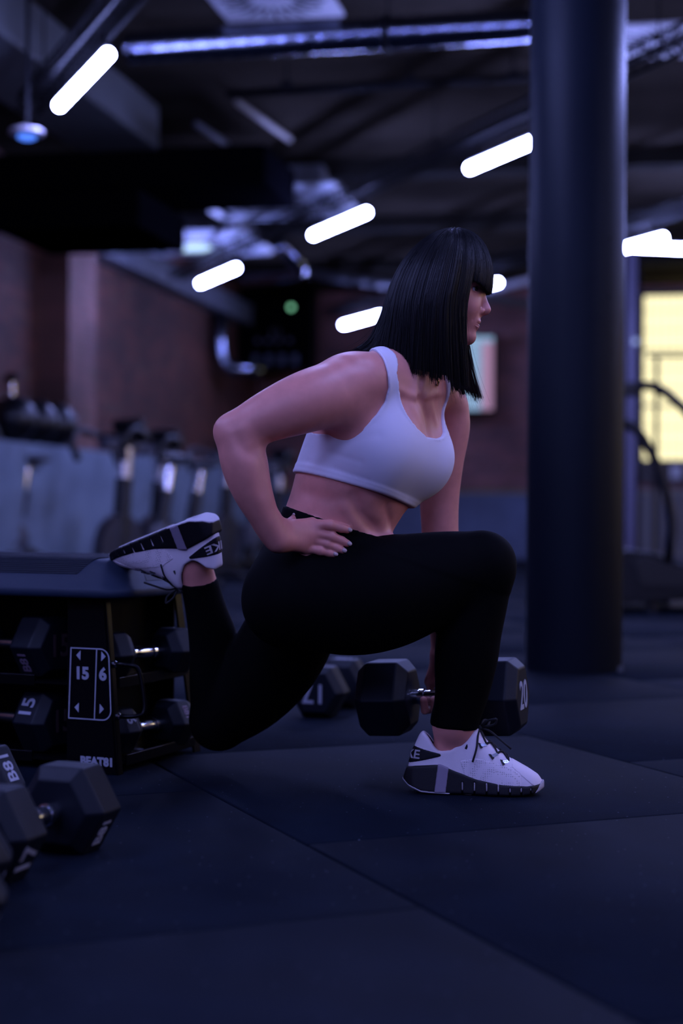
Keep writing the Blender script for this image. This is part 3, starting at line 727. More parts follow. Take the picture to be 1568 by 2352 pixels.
# print on the corner panel (drawn in the panel plane)
pn = Vector((0, -1, -.05)); yoff = -.0006
def pp(u, v): # u leftwards from the right edge of the panel, v height
    f = v / RH; return Vector((-u, sl(0, 0, v).y - .0009, v))
def strip(a_, b_, wd, name='printed_line'):
    d = (b_ - a_).normalized(); n_ = Vector((d.z, 0, -d.x)) * wd / 2
    g = MB(); g.prism([a_ + n_, b_ + n_, b_ - n_, a_ - n_], (0, .0006, 0)); return g
# frame of the printed label (photograph: 154..250 x 1496..1658)
uL, uR0, uR1, v0, v1 = .1264, .0317, .0231, .114, .264
def arcp(cx_, cz_, r_, a0, a1, n=6):
    return [(cx_ + r_ * math.cos(a0 + (a1 - a0) * k / n), cz_ + r_ * math.sin(a0 + (a1 - a0) * k / n)) for k in range(n + 1)]
out = [(-uL, v0), (-uL, v1)] + arcp(-uR0 - .022, v1 - .022, .022, math.pi / 2, .06) + arcp(-uR1 - .020, v0 + .020, .020, 0, -math.pi / 2)
pl = MB()
for i in range(len(out)):
    a_ = out[i]; b_ = out[(i + 1) % len(out)]
    d = Vector((b_[0] - a_[0], b_[1] - a_[1])); d.normalize(); ex = d * .0008
    s_ = strip(pp(-a_[0] + ex.x, a_[1] - ex.y), pp(-b_[0] - ex.x, b_[1] + ex.y), .0026); pl.add(s_.v, s_.f)
pl.build('label_outline', M_INK, panel)
s_ = strip(pp(.0627, v0), pp(.0627, v1), .0024); s_.build('label_divider', M_INK, panel)
put_text('label_number', '15', .036, pp(.0972, .2097), (1, 0, 0), pn, M_INK, panel, bold=.042)
put_text('label_number', '6', .036, pp(.0456, .2097), (1, 0, 0), pn, M_INK, panel, bold=.042)
for u, v, s in ((.1068, .2487, -1), (.1068, .1374, -1), (.0463, .2487, 1), (.0463, .1374, 1)):
    g = MB(); g.prism([pp(u - s * .006, v), pp(u + s * .0045, v + .0105), pp(u + s * .0045, v - .0105)], (0, .0006, 0)); g.build('label_arrow', M_INK, panel)
put_text('panel_lettering', 'BEAT81', .0245, pp(.053, .025), (1, 0, 0), pn, M_INK, panel, bold=.05, sx=1.0)
put_text('side_lettering', 'B', .03, Vector((-.06, .19, .0258)), (0, 1, 0), (0, 0, 1), M_INK, rack, bold=.03)
# pull handle beside the panel
def hz(x, z, out_): return sl(0, .015, z) + Vector((out_, x, 0))
g = MB(); g.tube(arc_pts([hz(.0, .232, -.004), hz(.0, .232, .028), hz(.02, .226, .05), hz(.02, .128, .058), hz(.0, .122, .034), hz(.0, .122, -.002)], 4), .0048, 8)
hdl = g.build('pull_handle', M_RACK, rack, smooth=True)
for z in (.232, .122):
    g = MB(); q = hz(0, z, .0); g.lathe((q.x - .002, q.y, q.z), (1, 0, 0), [(0, .008), (.006, .008), (.009, .004)], 10); g.build('handle_bolt', M_CHROME, hdl, smooth=math.radians(30))
# dumbbells in the rack
def in_rack(x, y, z): return RM @ Vector((x, y, z))
RAX = RM.to_3x3()
r15a = make_dumbbell(R_=.076, hl=.100, num='15', end=M_DIM, prints=((1, 7 * Q_, 'B81', .034, M_INKD, 1),))
place_db(r15a, in_rack(-.352, .11, .191 + .076 * AP + .002), RAX @ Vector((.97, -.22, 0)), 0, 'hex dumbbell marked 15 on the upper rack shelf left of the panel')
r15b = make_dumbbell(R_=.076, hl=.100, num='15', end=M_DIM, prints=((1, 5 * Q_, '15', .05, M_INK, 1),))
place_db(r15b, in_rack(-.350, .11, .027 + .076 * AP), RAX @ Vector((.98, -.18, 0)), 0, 'hex dumbbell marked 15 on the lower rack shelf left of the panel')

r6a = make_dumbbell(R_=.058, hl=.080, gap=.098, num='6', end=M_INKD, hr=.014)
place_db(r6a, in_rack(-.052, .190, .191 + .058 * AP + .002), RAX @ Vector((-.36, -.93, 0)), math.pi, 'small hex dumbbell on the upper rack shelf right of the panel')
r6b = make_dumbbell(R_=.058, hl=.080, gap=.098, num='6', end=M_INKD, hr=.014, prints=((1, Q_, '6', .036, M_INK, 1), (-1, Q_, 'B81', .022, M_INKD, 1)))
place_db(r6b, in_rack(-.05, .200, .027 + .058 * AP), RAX @ Vector((-.25, -.97, 0)), 0, 'small hex dumbbell marked 6 on the lower rack shelf right of the panel')

# ------------------------------------------------------------------ step platform
PL = empty('step_platform', M=RM @ Matrix.Translation((0, 0, RH + .001))); tag(PL, 'dark blue grey step platform with ribbed top lying on the rack', 'platform')
M_STEP = mat('step_plastic', (.0125, .021, .043), .52, spec=.22, bump=.25, bscale=700, var=.1, vscale=5)
def rrect(x0, x1, y0, y1, r_, z, n=7):
    pts = []
    for cx_, cy_, a0 in ((x1 - r_, y0 + r_, -math.pi / 2), (x1 - r_, y1 - r_, 0), (x0 + r_, y1 - r_, math.pi / 2), (x0 + r_, y0 + r_, math.pi)):
        for k in range(n + 1):
            a = a0 + math.pi / 2 * k / n; pts.append(Vector((cx_ + r_ * math.cos(a), cy_ + r_ * math.sin(a), z)))
    return pts
PX0, PX1, PY0, PY1 = -1.12, .022, -.024, .392
def slope(ins, z, r_): return rrect(PX0 + ins, PX1 - ins, PY0 + ins, PY1 - ins, r_, z)
g = MB(); g.ring_loft([slope(.006, 0, .058), slope(.002, .002, .06), slope(0, .006, .06), slope(0, .0165, .06), slope(.003, .021, .06), slope(.010, .027, .058),
                       slope(.032, .056, .05), slope(.041, .070, .046), slope(.047, .0765, .044), slope(.056, .0805, .042), slope(.068, .0825, .04), slope(.09, .083, .03)])
deck = g.build('deck', M_STEP, PL, smooth=math.radians(60))
# ribbed mat, wrapping over the front edge
prof = []
base = [(-.024 + .0275, .050), (-.024 + .0335, .058), (-.024 + .0415, .0705), (-.024 + .0475, .0772), (-.024 + .0565, .0812), (-.024 + .068, .0832)] + [(.05 + k * .0085, .0838) for k in range(33)]
# fine ribs
fine = []
for i in range(len(base) - 1):
    a_ = Vector((base[i][0], base[i][1])); b_ = Vector((base[i + 1][0], base[i + 1][1])); d = b_ - a_; n_ = Vector((-d.y, d.x)).normalized()
    st_ = max(1, int(d.length / .0042))
    for k in range(st_):
        p_ = a_ + d * (k / st_); q_ = a_ + d * ((k + .55) / st_)
        fine += [p_ + n_ * .0016, a_ + d * ((k + .45) / st_) + n_ * .0016, q_ + n_ * .0004, a_ + d * ((k + .98) / st_) + n_ * .0004]
xr = -.078
g = MB(); top = fine
def mat_ring(x, sh=0): return [Vector((x - sh * max(0, (.083 - p_.y)) , p_.x, p_.y)) for p_ in top] + [Vector((x, .33, .078)), Vector((x - sh * .04, .012, .046))]
g.ring_loft([mat_ring(-1.0), mat_ring(xr - .014, .6), mat_ring(xr, .9)]); g.build('ribbed_mat', mat('ribbed_rubber', (.0045, .008, .018), .6, spec=.2), PL)
# recessed grip on the right end
g = MB(); ie = [(.10, .034), (.29, .034), (.27, .066), (.12, .066)]
def endp(y, z, o_): return Vector((PX1 - .010 - (z - .027) * .76 + o_, y, z))
g.prism([endp(y, z, .0012) for y, z in ie], (-.004, 0, -.002)); g.build('grip_inset', mat('step_inset', (.022, .028, .042), .7, bump=.4, bscale=500), PL, bevel=.002)
# ------------------------------------------------------------------ implicit surface kit for the figure and the shoes
class Field:
    """signed distance samples on a grid; primitives are blended in with a smooth minimum"""
    def __init__(s, lo, hi, h):
        s.lo = np.array(lo, np.float32); s.h = float(h)
        s.n = np.maximum(2, np.ceil((np.array(hi) - np.array(lo)) / h).astype(int) + 1)
        s.d = np.full(s.n, 0.2, np.float32)
        s.ax = [s.lo[i] + np.arange(s.n[i], dtype=np.float32) * s.h for i in range(3)]
    def sub(s, lo, hi):
        a = [max(0, int((lo[i] - s.lo[i]) / s.h)) for i in range(3)]; b = [min(int(s.n[i]), int((hi[i] - s.lo[i]) / s.h) + 2) for i in range(3)]
        if any(b[i] <= a[i] for i in range(3)): return None
        return tuple(slice(a[i], b[i]) for i in range(3))
    def grid(s, sl):
        return s.ax[0][sl[0]][:, None, None], s.ax[1][sl[1]][None, :, None], s.ax[2][sl[2]][None, None, :]
    def merge(s, sl, d, k, op='u'):
        a = s.d[sl]
        if op == 'u':
            h = np.clip(0.5 + 0.5 * (a - d) / k, 0, 1); s.d[sl] = a * (1 - h) + d * h - k * h * (1 - h)
        elif op == 's':
            d = -d; h = np.clip(0.5 - 0.5 * (a - d) / k, 0, 1); s.d[sl] = a * (1 - h) + d * h + k * h * (1 - h)
def f_cap(F, a, b, ra, rb, k=.02, op='u', pad=.03):
    a = np.array(a, float); b = np.array(b, float); m = max(ra, rb) + k + pad
    sl = F.sub(np.minimum(a, b) - m, np.maximum(a, b) + m)
    if sl is None: return
    X, Y, Z = F.grid(sl); ab = b - a; l2 = float(ab @ ab) + 1e-12
    t = np.clip(((X - a[0]) * ab[0] + (Y - a[1]) * ab[1] + (Z - a[2]) * ab[2]) / l2, 0, 1)
    d = np.sqrt((X - a[0] - t * ab[0]) ** 2 + (Y - a[1] - t * ab[1]) ** 2 + (Z - a[2] - t * ab[2]) ** 2) - (ra + (rb - ra) * t)
    F.merge(sl, d.astype(np.float32), k, op)
def f_ell(F, c, rad, R=None, k=.02, op='u', pad=.03):
    """R: 3 row vectors (local axes)"""
    c = np.array(c, float); m = max(rad) + k + pad; sl = F.sub(c - m, c + m)
    if sl is None: return
    X, Y, Z = F.grid(sl); X = X - c[0]; Y = Y - c[1]; Z = Z - c[2]
    if R is None: u, v, w_ = X, Y, Z
    else: u, v, w_ = [r[0] * X + r[1] * Y + r[2] * Z for r in R]
    k0 = np.sqrt((u / rad[0]) ** 2 + (v / rad[1]) ** 2 + (w_ / rad[2]) ** 2) + 1e-6
    k1 = np.sqrt((u / rad[0] ** 2) ** 2 + (v / rad[1] ** 2) ** 2 + (w_ / rad[2] ** 2) ** 2) + 1e-6
    F.merge(sl, (k0 * (k0 - 1) / k1).astype(np.float32), k, op)
def f_press(F, pts, sig, amp):
    """raise (amp<0 grows) or press (amp>0 dents) the surface softly along a line of points"""
    pts = [np.array(p, float) for p in pts]
    if len(pts) == 1: pts = [pts[0], pts[0] + 1e-5]
    m = sig * 2.6
    lo = np.min(pts, axis=0) - m; hi = np.max(pts, axis=0) + m; sl = F.sub(lo, hi)
    if sl is None: return
    X, Y, Z = F.grid(sl); best = None
    for a, b in zip(pts[:-1], pts[1:]):
        ab = b - a; l2 = float(ab @ ab) + 1e-12
        t = np.clip(((X - a[0]) * ab[0] + (Y - a[1]) * ab[1] + (Z - a[2]) * ab[2]) / l2, 0, 1)
        d2 = (X - a[0] - t * ab[0]) ** 2 + (Y - a[1] - t * ab[1]) ** 2 + (Z - a[2] - t * ab[2]) ** 2
        best = d2 if best is None else np.minimum(best, d2)
    F.d[sl] += (amp * np.exp(-best / sig ** 2)).astype(np.float32)
def f_chain(F, pts, k=.02, sub=10):
    """a limb: smooth curve through the points with a smoothly varying radius"""
    q = np.array([list(p) + [r + .14 * k] for p, r in pts], float); e = np.concatenate([[2 * q[0] - q[1]], q, [2 * q[-1] - q[-2]]]); out = []
    for i in range(len(q) - 1):
        p0, p1, p2, p3 = e[i:i + 4]
        for t in np.arange(sub) / sub:
            out.append(.5 * (2 * p1 + (p2 - p0) * t + (2 * p0 - 5 * p1 + 4 * p2 - p3) * t * t + (3 * p1 - p0 - 3 * p2 + p3) * t ** 3))
    out.append(q[-1]); out = np.array(out); m = out[:, 3].max() + k + .03
    sl = F.sub(out[:, :3].min(0) - m, out[:, :3].max(0) + m)
    if sl is None: return
    acc = np.full(tuple(s_.stop - s_.start for s_ in sl), .2, np.float32)
    for a, b in zip(out[:-1], out[1:]):
        mm = max(a[3], b[3]) + k + .03; s2 = F.sub(np.minimum(a[:3], b[:3]) - mm, np.maximum(a[:3], b[:3]) + mm)
        if s2 is None: continue
        X, Y, Z = F.grid(s2); ab = b[:3] - a[:3]; l2 = float(ab @ ab) + 1e-12
        t = np.clip(((X - a[0]) * ab[0] + (Y - a[1]) * ab[1] + (Z - a[2]) * ab[2]) / l2, 0, 1)
        d = np.sqrt((X - a[0] - t * ab[0]) ** 2 + (Y - a[1] - t * ab[1]) ** 2 + (Z - a[2] - t * ab[2]) ** 2) - (a[3] + (b[3] - a[3]) * t)
        loc = tuple(slice(s2[i].start - sl[i].start, s2[i].stop - sl[i].start) for i in range(3))
        acc[loc] = np.minimum(acc[loc], d)
    F.merge(sl, acc, k)
def surface(F, d=None):
    """surface nets: vertices and quads of the zero level"""
    d = F.d if d is None else d
    S = d < 0
    c = np.zeros(np.array(S.shape) - 1, np.uint8)
    for i in (0, 1):
        for j in (0, 1):
            for k in (0, 1): c += S[i:S.shape[0] - 1 + i, j:S.shape[1] - 1 + j, k:S.shape[2] - 1 + k]
    act = (c > 0) & (c < 8); I = np.argwhere(act)
    idx = np.full(act.shape, -1, np.int32); idx[act] = np.arange(len(I))
    corner = np.array([(i, j, k) for i in (0, 1) for j in (0, 1) for k in (0, 1)])
    V = np.stack([d[I[:, 0] + o[0], I[:, 1] + o[1], I[:, 2] + o[2]] for o in corner], 1)
    acc = np.zeros((len(I), 3)); cnt = np.zeros(len(I))
    for p in range(8):
        for q in range(p + 1, 8):
            if np.abs(corner[p] - corner[q]).sum() != 1: continue
            m = (V[:, p] < 0) != (V[:, q] < 0); t = np.where(m, V[:, p] / (V[:, p] - V[:, q] + 1e-12), 0)
            acc += m[:, None] * (corner[p] + t[:, None] * (corner[q] - corner[p])); cnt += m
    verts = (I + acc / cnt[:, None]) * F.h + F.lo
    faces = []
    for ax_ in range(3):
        o1, o2 = [(1, 2), (2, 0), (0, 1)][ax_]
        n = [slice(None)] * 3; n[ax_] = slice(0, -1); m_ = [slice(None)] * 3; m_[ax_] = slice(1, None)
        s0 = S[tuple(n)]; s1 = S[tuple(m_)]; E = np.argwhere(s0 != s1)
        ok = (E[:, o1] > 0) & (E[:, o2] > 0) & (E[:, o1] < act.shape[o1]) & (E[:, o2] < act.shape[o2]); E = E[ok]
        fl_ = s0[E[:, 0], E[:, 1], E[:, 2]]
        def g_(a, b):
            e = E.copy(); e[:, o1] -= a; e[:, o2] -= b; return idx[e[:, 0], e[:, 1], e[:, 2]]
        q = np.stack([g_(1, 1), g_(0, 1), g_(0, 0), g_(1, 0)], 1)
        q[~fl_] = q[~fl_][:, ::-1]; faces.append(q)
    return verts, np.concatenate(faces)
def np_mesh(name, verts, quads):
    me = bpy.data.meshes.new(name)
    me.vertices.add(len(verts)); me.vertices.foreach_set('co', np.asarray(verts, np.float32).ravel())
    me.loops.add(len(quads) * 4); me.loops.foreach_set('vertex_index', np.asarray(quads, np.int32).ravel())
    me.polygons.add(len(quads)); me.polygons.foreach_set('loop_start', np.arange(0, len(quads) * 4, 4, dtype=np.int32))
    me.polygons.foreach_set('loop_total', np.full(len(quads), 4, np.int32))
    me.polygons.foreach_set('use_smooth', np.ones(len(quads), bool)); me.update(calc_edges=True); return me
def keep(verts, quads, mask):
    """keep the quads whose vertices are all in mask"""
    q = quads[mask[quads].all(1)]; used = np.unique(q); new = np.full(len(verts), -1); new[used] = np.arange(len(used))
    return verts[used], new[q]
def relax(verts, quads, n=2, lam=.5):
    e = np.concatenate([quads[:, [0, 1]], quads[:, [1, 2]], quads[:, [2, 3]], quads[:, [3, 0]]])
    for it in range(n):
        for l in (lam, -lam * 1.04):
            s = np.zeros_like(verts); c = np.zeros(len(verts))
            for a in range(3):
                s[:, a] = np.bincount(e[:, 0], verts[e[:, 1], a], len(verts)) + np.bincount(e[:, 1], verts[e[:, 0], a], len(verts))
            c = np.bincount(e[:, 0], minlength=len(verts)) + np.bincount(e[:, 1], minlength=len(verts))
            verts = verts + l * (s / np.maximum(c, 1)[:, None] - verts)
    return verts
# ------------------------------------------------------------------ the person
M_SKIN = mat('skin', (0.64, 0.25, 0.205), .44, spec=.45, var=.07, vscale=40, bump=.05, bscale=900)
M_LEGG = mat('black_leggings', (0.0012, 0.0012, 0.0016), .8, spec=.06)
M_BRA = mat('white_sports_top', (0.70, 0.66, 0.74), .72, spec=.25, bump=.05, bscale=1500)
M_HAIR = mat('black_hair', (0.0025, 0.0025, 0.0042), .42, spec=.22)
M_NAIL = mat('pale_nail', (0.50, 0.36, 0.35), .25, coat=.3)
def unit(v): v = np.array(v, float); return v / np.linalg.norm(v)
def axes(r, u):
    u = unit(u); r = np.array(r, float); r = unit(r - u * (r @ u)); return [r, np.cross(u, r), u]
RP = axes((-.10, -.99, 0), (.42, 0, .90)); RWa = axes((-.30, -.94, .06), (.38, 0, .92)); RCH = axes((-.52, -.84, .14), (.357, 0, .934))
def pc(x, y, Y, r): return (np.array(P(x, y, Y)), r * Y / F_PX)
YH = 3.115
CH_C = np.array(P(848, 1015, 3.14))
def chest_pt(r, f, u): return CH_C + RCH[0] * r + RCH[1] * f + RCH[2] * u

def core(F):
    f_ell(F, P(700, 1322, 3.165), (.150, .100, .105), RP, .03)
    f_ell(F, P(768, 1222, 3.155), (.122, .102, .085), RWa, .05)
    f_ell(F, P(798, 1140, 3.150), (.126, .104, .095), RWa, .05)
    f_ell(F, P(832, 1070, 3.145), (.134, .112, .10), RCH, .05)
    f_ell(F, P(864, 988, 3.14), (.145, .106, .10), RCH, .05)
    f_ell(F, P(906, 908, 3.13), (.138, .078, .08), RCH, .05)
    # upper back, shoulders line
    f_cap(F, P(925, 850, 3.13), P(852, 868, 3.02), .050, .040, .03); f_cap(F, P(925, 850, 3.13), P(1028, 912, 3.25), .046, .034, .03)
    # breasts
    f_ell(F, chest_pt(.058, .078, -.008), (.066, .058, .076), RCH, .045)
    f_ell(F, chest_pt(-.084, .080, .002), (.062, .062, .074), RCH, .04)
    f_ell(F, chest_pt(-.014, .078, -.004), (.060, .050, .056), RCH, .04)
    # oblique and belly lines, ribs edge
    # glutes
    f_ell(F, P(662, 1385, 3.085), pcr(95, 3.08), None, .04); f_ell(F, P(690, 1392, 3.25), pcr(90, 3.2), None, .04)
    legs(F)
def legs(F):
    # front (right) leg
    f_chain(F, [pc(668, 1375, 3.09, 98), pc(790, 1378, 3.09, 118), pc(868, 1364, 3.09, 124), pc(945, 1345, 3.095, 110), pc(1025, 1318, 3.10, 88), pc(1098, 1300, 3.105, 70)], .03)
    f_ell(F, P(1118, 1289, 3.10), pcr(58, 3.1), None, .02)
    f_chain(F, [pc(1106, 1318, 3.11, 66), pc(1092, 1390, 3.115, 66), pc(1078, 1450, 3.12, 68), pc(1070, 1510, 3.125, 67), pc(1060, 1590, 3.13, 56), pc(1043, 1664, 3.135, 46)], .016)
    f_chain(F, [pc(1041, 1655, 3.137, 44), pc(1027, 1700, 3.14, 29), pc(1016, 1748, 3.142, 27)], .012)
    f_chain(F, [pc(1045, 1655, 3.137, 44), pc(1052, 1700, 3.14, 29), pc(1060, 1748, 3.142, 29)], .012)
    f_cap(F, P(1020, 1768, 3.14), P(1120, 1792, 3.14), .026, .018, .02)
    # rear (left) leg
    f_chain(F, [pc(705, 1375, 3.26, 92), pc(640, 1500, 3.33, 98), pc(580, 1585, 3.38, 84), pc(508, 1650, 3.42, 63)], .03)
    f_ell(F, P(498, 1662, 3.42), pcr(54, 3.42), None, .02)
    f_chain(F, [pc(506, 1640, 3.42, 62), pc(500, 1570, 3.40, 60), pc(492, 1480, 3.375, 53), pc(474, 1405, 3.35, 43), pc(457, 1335, 3.33, 38), pc(449, 1297, 3.315, 36), pc(446, 1265, 3.31, 34)], .012)
def pcr(r, Y): a = r * Y / F_PX; return (a, a, a)

def limbs(F, hand):
    # right arm, bent with the hand on the hip
    f_chain(F, [pc(822, 886, 3.045, 60), pc(772, 902, 3.00, 70), pc(700, 924, 2.965, 67), pc(618, 956, 2.95, 55), pc(550, 990, 2.945, 44)], .022)
    f_ell(F, P(808, 872, 3.015), (.056, .052, .050), None, .03)
    f_cap(F, P(800, 940, 3.03), P(850, 1000, 3.07), .050, .045, .03)
    f_ell(F, P(516, 987, 2.945), pcr(20, 2.95), None, .022)
    f_chain(F, [pc(546, 1002, 2.945, 47), pc(560, 1060, 2.945, 51), pc(576, 1118, 2.95, 44), pc(600, 1174, 2.962, 34), pc(624, 1216, 2.975, 27)], .018)
    # left arm hanging
    f_chain(F, [pc(1034, 938, 3.265, 40), pc(1030, 985, 3.28, 46), pc(1016, 1060, 3.29, 46), pc(1009, 1140, 3.30, 43), pc(1010, 1215, 3.305, 40), pc(1012, 1260, 3.31, 42), pc(1014, 1330, 3.315, 38), pc(1016, 1420, 3.32, 30), pc(1016, 1500, 3.325, 23)], .016)
    # left hand round the grip
    ax_ = unit((.945, -.31, .05)); g0 = np.array(DBC); bk = unit(np.array((.31, .945, 0))); up = np.array((0, 0, 1.0))
    wr = np.array(P(1016, 1505, 3.325))
    for i, o in enumerate((.036, .013, -.010, -.033)):
        rr = (.0088, .0092, .0088, .0078)[i]
        m = g0 + ax_ * o + bk * .024 + up * .030
        f_cap(F, wr, m, .020, .0125, .012)
        path = [m, g0 + ax_ * o + bk * .029 - up * .004, g0 + ax_ * o + bk * .012 - up * .029, g0 + ax_ * o - bk * .016 - up * .027, g0 + ax_ * o - bk * .0285 - up * .004]
        for a, b in zip(path[:-1], path[1:]): f_cap(F, a, b, rr + .0006, rr, .004)
    th = [wr - bk * .004 - up * .01 + ax_ * .012, g0 + ax_ * .034 - bk * .012 + up * .040, g0 + ax_ * .030 - bk * .027 + up * .014, g0 + ax_ * .012 - bk * .031 - up * .004]
    for a, b, r0, r1 in zip(th[:-1], th[1:], (.015, .012, .0105), (.012, .0105, .009)): f_cap(F, a, b, r0, r1, .005)
    # right hand on the hip
    for a, b, ra, rb, k in hand: f_cap(F, a, b, ra, rb, k)

def head_neck(F):
    f_chain(F, [pc(993, 740, YH, 54), pc(972, 800, 3.12, 53), pc(945, 868, 3.13, 58)], .03)
    f_ell(F, P(1012, 640, YH), (.073, .070, .0820), None, .02)
    f_ell(F, P(1052, 688, YH), (.046, .047, .078), None, .025)
    f_ell(F, P(1076, 640, YH), (.028, .046, .042), None, .02)
    f_ell(F, P(1066, 700, YH - .026), (.025, .019, .022), None, .018); f_ell(F, P(1066, 700, YH + .026), (.025, .019, .022), None, .018)
    for s in (-1, 1): f_cap(F, P(1000, 745, YH + s * .046), P(1072, 774, YH + s * .008), .016, .0115, .02)
    f_ell(F, P(1077, 773, YH), (.0108, .014, .012), None, .012)
    f_ell(F, P(1074, 739, YH), (.0235, .025, .022), None, .012)
    f_cap(F, P(1100, 660, YH), P(1113, 700, YH), .0065, .0078, .010)
    f_ell(F, P(1115, 711, YH), (.0105, .0105, .0095), None, .006)
    f_cap(F, P(1114, 716, YH), P(1103, 722, YH), .0055, .005, .006)
    for s in (-1, 1):
        f_ell(F, P(1101, 714, YH + s * .0125), (.0095, .006, .0075), None, .005)
        f_ell(F, P(1108, 724, YH + s * .0075), (.006, .003, .0025), None, .002, 's')
        f_press(F, [P(1099, 662, YH + s * .024), P(1088, 662, YH + s * .038)], .011, .0058)
        f_press(F, [P(1108, 650, YH + s * .008), P(1099, 645, YH + s * .028), P(1085, 648, YH + s * .042)], .006, -.0026)
        f_press(F, [P(1098, 703, YH + s * .0175), P(1084, 733, YH + s * .027)], .004, .0012)
        f_press(F, [P(1095, 659, YH + s * .022), P(1088, 656, YH + s * .031), P(1080, 660, YH + s * .039)], .0028, -.0018)
        f_press(F, [P(1095, 668, YH + s * .022), P(1088, 670, YH + s * .031), P(1080, 667, YH + s * .038)], .0028, -.0010)
    # lips
    f_ell(F, P(1095.5, 739.5, YH), (.0062, .0195, .0042), None, .004); f_ell(F, P(1089.5, 751, YH), (.0070, .0175, .0052), None, .004)
    for s in (-1, 1): f_press(F, [P(1103, 744.6, YH), P(1095, 744.5, YH + s * .013), P(1083, 741.5, YH + s * .0225)], .0018, .0032)
    f_press(F, [P(1091, 763, YH)], .006, .0022)
    # throat and neck tendons, collar bones
def neck_lines(F, hit):
    def line(pts, sig, amp): f_press(F, [hit(*p) for p in pts], sig, amp)
    line([(985, 838), (972, 872), (962, 905)], .008, -.005)
    line([(958, 842), (955, 875), (952, 905)], .007, -.0035)
    line([(1000, 850), (990, 880), (977, 905)], .008, -.003)
    line([(968, 850), (962, 892)], .005, .0035)
    line([(952, 912), (925, 900), (898, 888)], .008, -.005); line([(975, 912), (1000, 905), (1018, 900)], .007, -.004)
    line([(963, 912)], .011, .005)
    line([(968, 925), (978, 960), (984, 1000)], .009, .0035)
    line([(950, 935), (965, 975)], .008, -.002); line([(990, 930), (1000, 970)], .007, -.002)
    # shoulder and arm muscles
    line([(790, 822), (812, 838), (840, 842)], .012, .0025)
    line([(585, 1035), (600, 1075), (604, 1130)], .010, .0028)
    line([(540, 1000), (556, 1030), (575, 1045)], .010, .003)
    line([(533, 978)], .010, .003)
    # waist: ribs edge, oblique line, lower belly line
    line([(812, 1140), (822, 1175), (850, 1205), (880, 1232)], .010, .0055)
    line([(790, 1160), (815, 1205), (850, 1235)], .012, -.003)
    line([(850, 1150), (868, 1190), (890, 1220)], .012, -.0022)
    line([(700, 1130), (750, 1145), (800, 1150)], .013, .0022)
    line([(885, 1160), (893, 1195)], .007, .0025)

# --- right hand joints on the hip (pixel, radius px); depth follows the hip
LO = np.array((-.56, 2.82, -.01)); HI = np.array((.46, 3.62, 1.17))
def hitter(F):
    def hit(x, y, back=0.0):
        a = np.array(P(x, y, 2.82)); b = np.array(P(x, y, 3.6))
        n = 400; t = np.linspace(0, 1, n)[:, None]; p = a + (b - a) * t
        g_ = np.clip(np.round((p - F.lo) / F.h).astype(int), 0, F.n - 1); d = F.d[g_[:, 0], g_[:, 1], g_[:, 2]]
        i = int(np.argmax(d < 0.0)) if (d < 0).any() else n // 2
        if i > 0 and d[i] < 0: 
            f = d[i - 1] / (d[i - 1] - d[i] + 1e-9); return a + (b - a) * (t[i - 1, 0] + (t[i, 0] - t[i - 1, 0]) * f)
        return p[i]
    return hit
FC = Field(LO, HI, .0042); core(FC); hit0 = hitter(FC)
def on_hip(x, y, rpx, lift=0.0):
    h = hit0(x, y); Y = h[1] - rpx * 3.0 / F_PX * .80 - lift; return np.array(P(x, y, Y))
HAND = []; NAILS = []
wr = np.array(P(626, 1220, 2.985)); wr2 = np.array(P(640, 1240, 2.985))
FING = [  # MCP, PIP, DIP, tip ; radius px
 ([(712, 1203), (757, 1206), (783, 1213), (797, 1217)], (12.5, 11.5, 10, 8.5)),
 ([(722, 1224), (760, 1232), (784, 1242), (797, 1248)], (12.5, 11.5, 10.2, 8.6)),
 ([(716, 1240), (752, 1250), (773, 1259), (786, 1264)], (11.8, 10.8, 9.6, 8.0)),
 ([(703, 1259), (735, 1265), (754, 1270), (766, 1273)], (10.8, 9.6, 8.6, 7.2))]
for i, (pts, rr) in enumerate(FING):
    q = [on_hip(x, y, r, (.004, .002, .0, .0)[j]) for j, ((x, y), r) in enumerate(zip(pts, rr))]
    rw = [r * 3.0 / F_PX for r in rr]
    root = wr if i < 2 else wr2
    HAND.append((root, q[0], .0185, rw[0] * 1.12, .014))
    for j in range(3): HAND.append((q[j], q[j + 1], rw[j], rw[j + 1], .0035))
    HAND.append((q[1] - (q[1] - q[0]) * .06, q[1] + (q[2] - q[1]) * .06, rw[1] * 1.07, rw[1] * 1.07, .004))
    d = unit(q[3] - q[2]); NAILS.append((q[3], d, rw[3]))
HAND.append((np.array(P(618, 1205, 2.978)), wr2, .023, .020, .02))
th0 = np.array(P(640, 1212, 2.99)); th1 = on_hip(668, 1204, 12, .002); th2 = on_hip(679, 1190, 10, -.012)
HAND += [(th0, th1, .0165, .012, .012), (th1, th2, .0115, .0092, .005)]
NAILS.append((th2 + np.array((-.001, -.002, .001)), unit(th2 - th1), .0088))

def body_field(lo, hi, h):
    F = Field(lo, hi, h); core(F); dc = F.d.copy(); limbs(F, HAND); head_neck(F); neck_lines(F, hitF); return F, dc
_t = Field(LO, HI, .0042); _t.d[:] = FC.d; limbs(_t, HAND); head_neck(_t); hitF = hitter(_t)
FB, D_CORE = body_field(LO, HI, .0042)
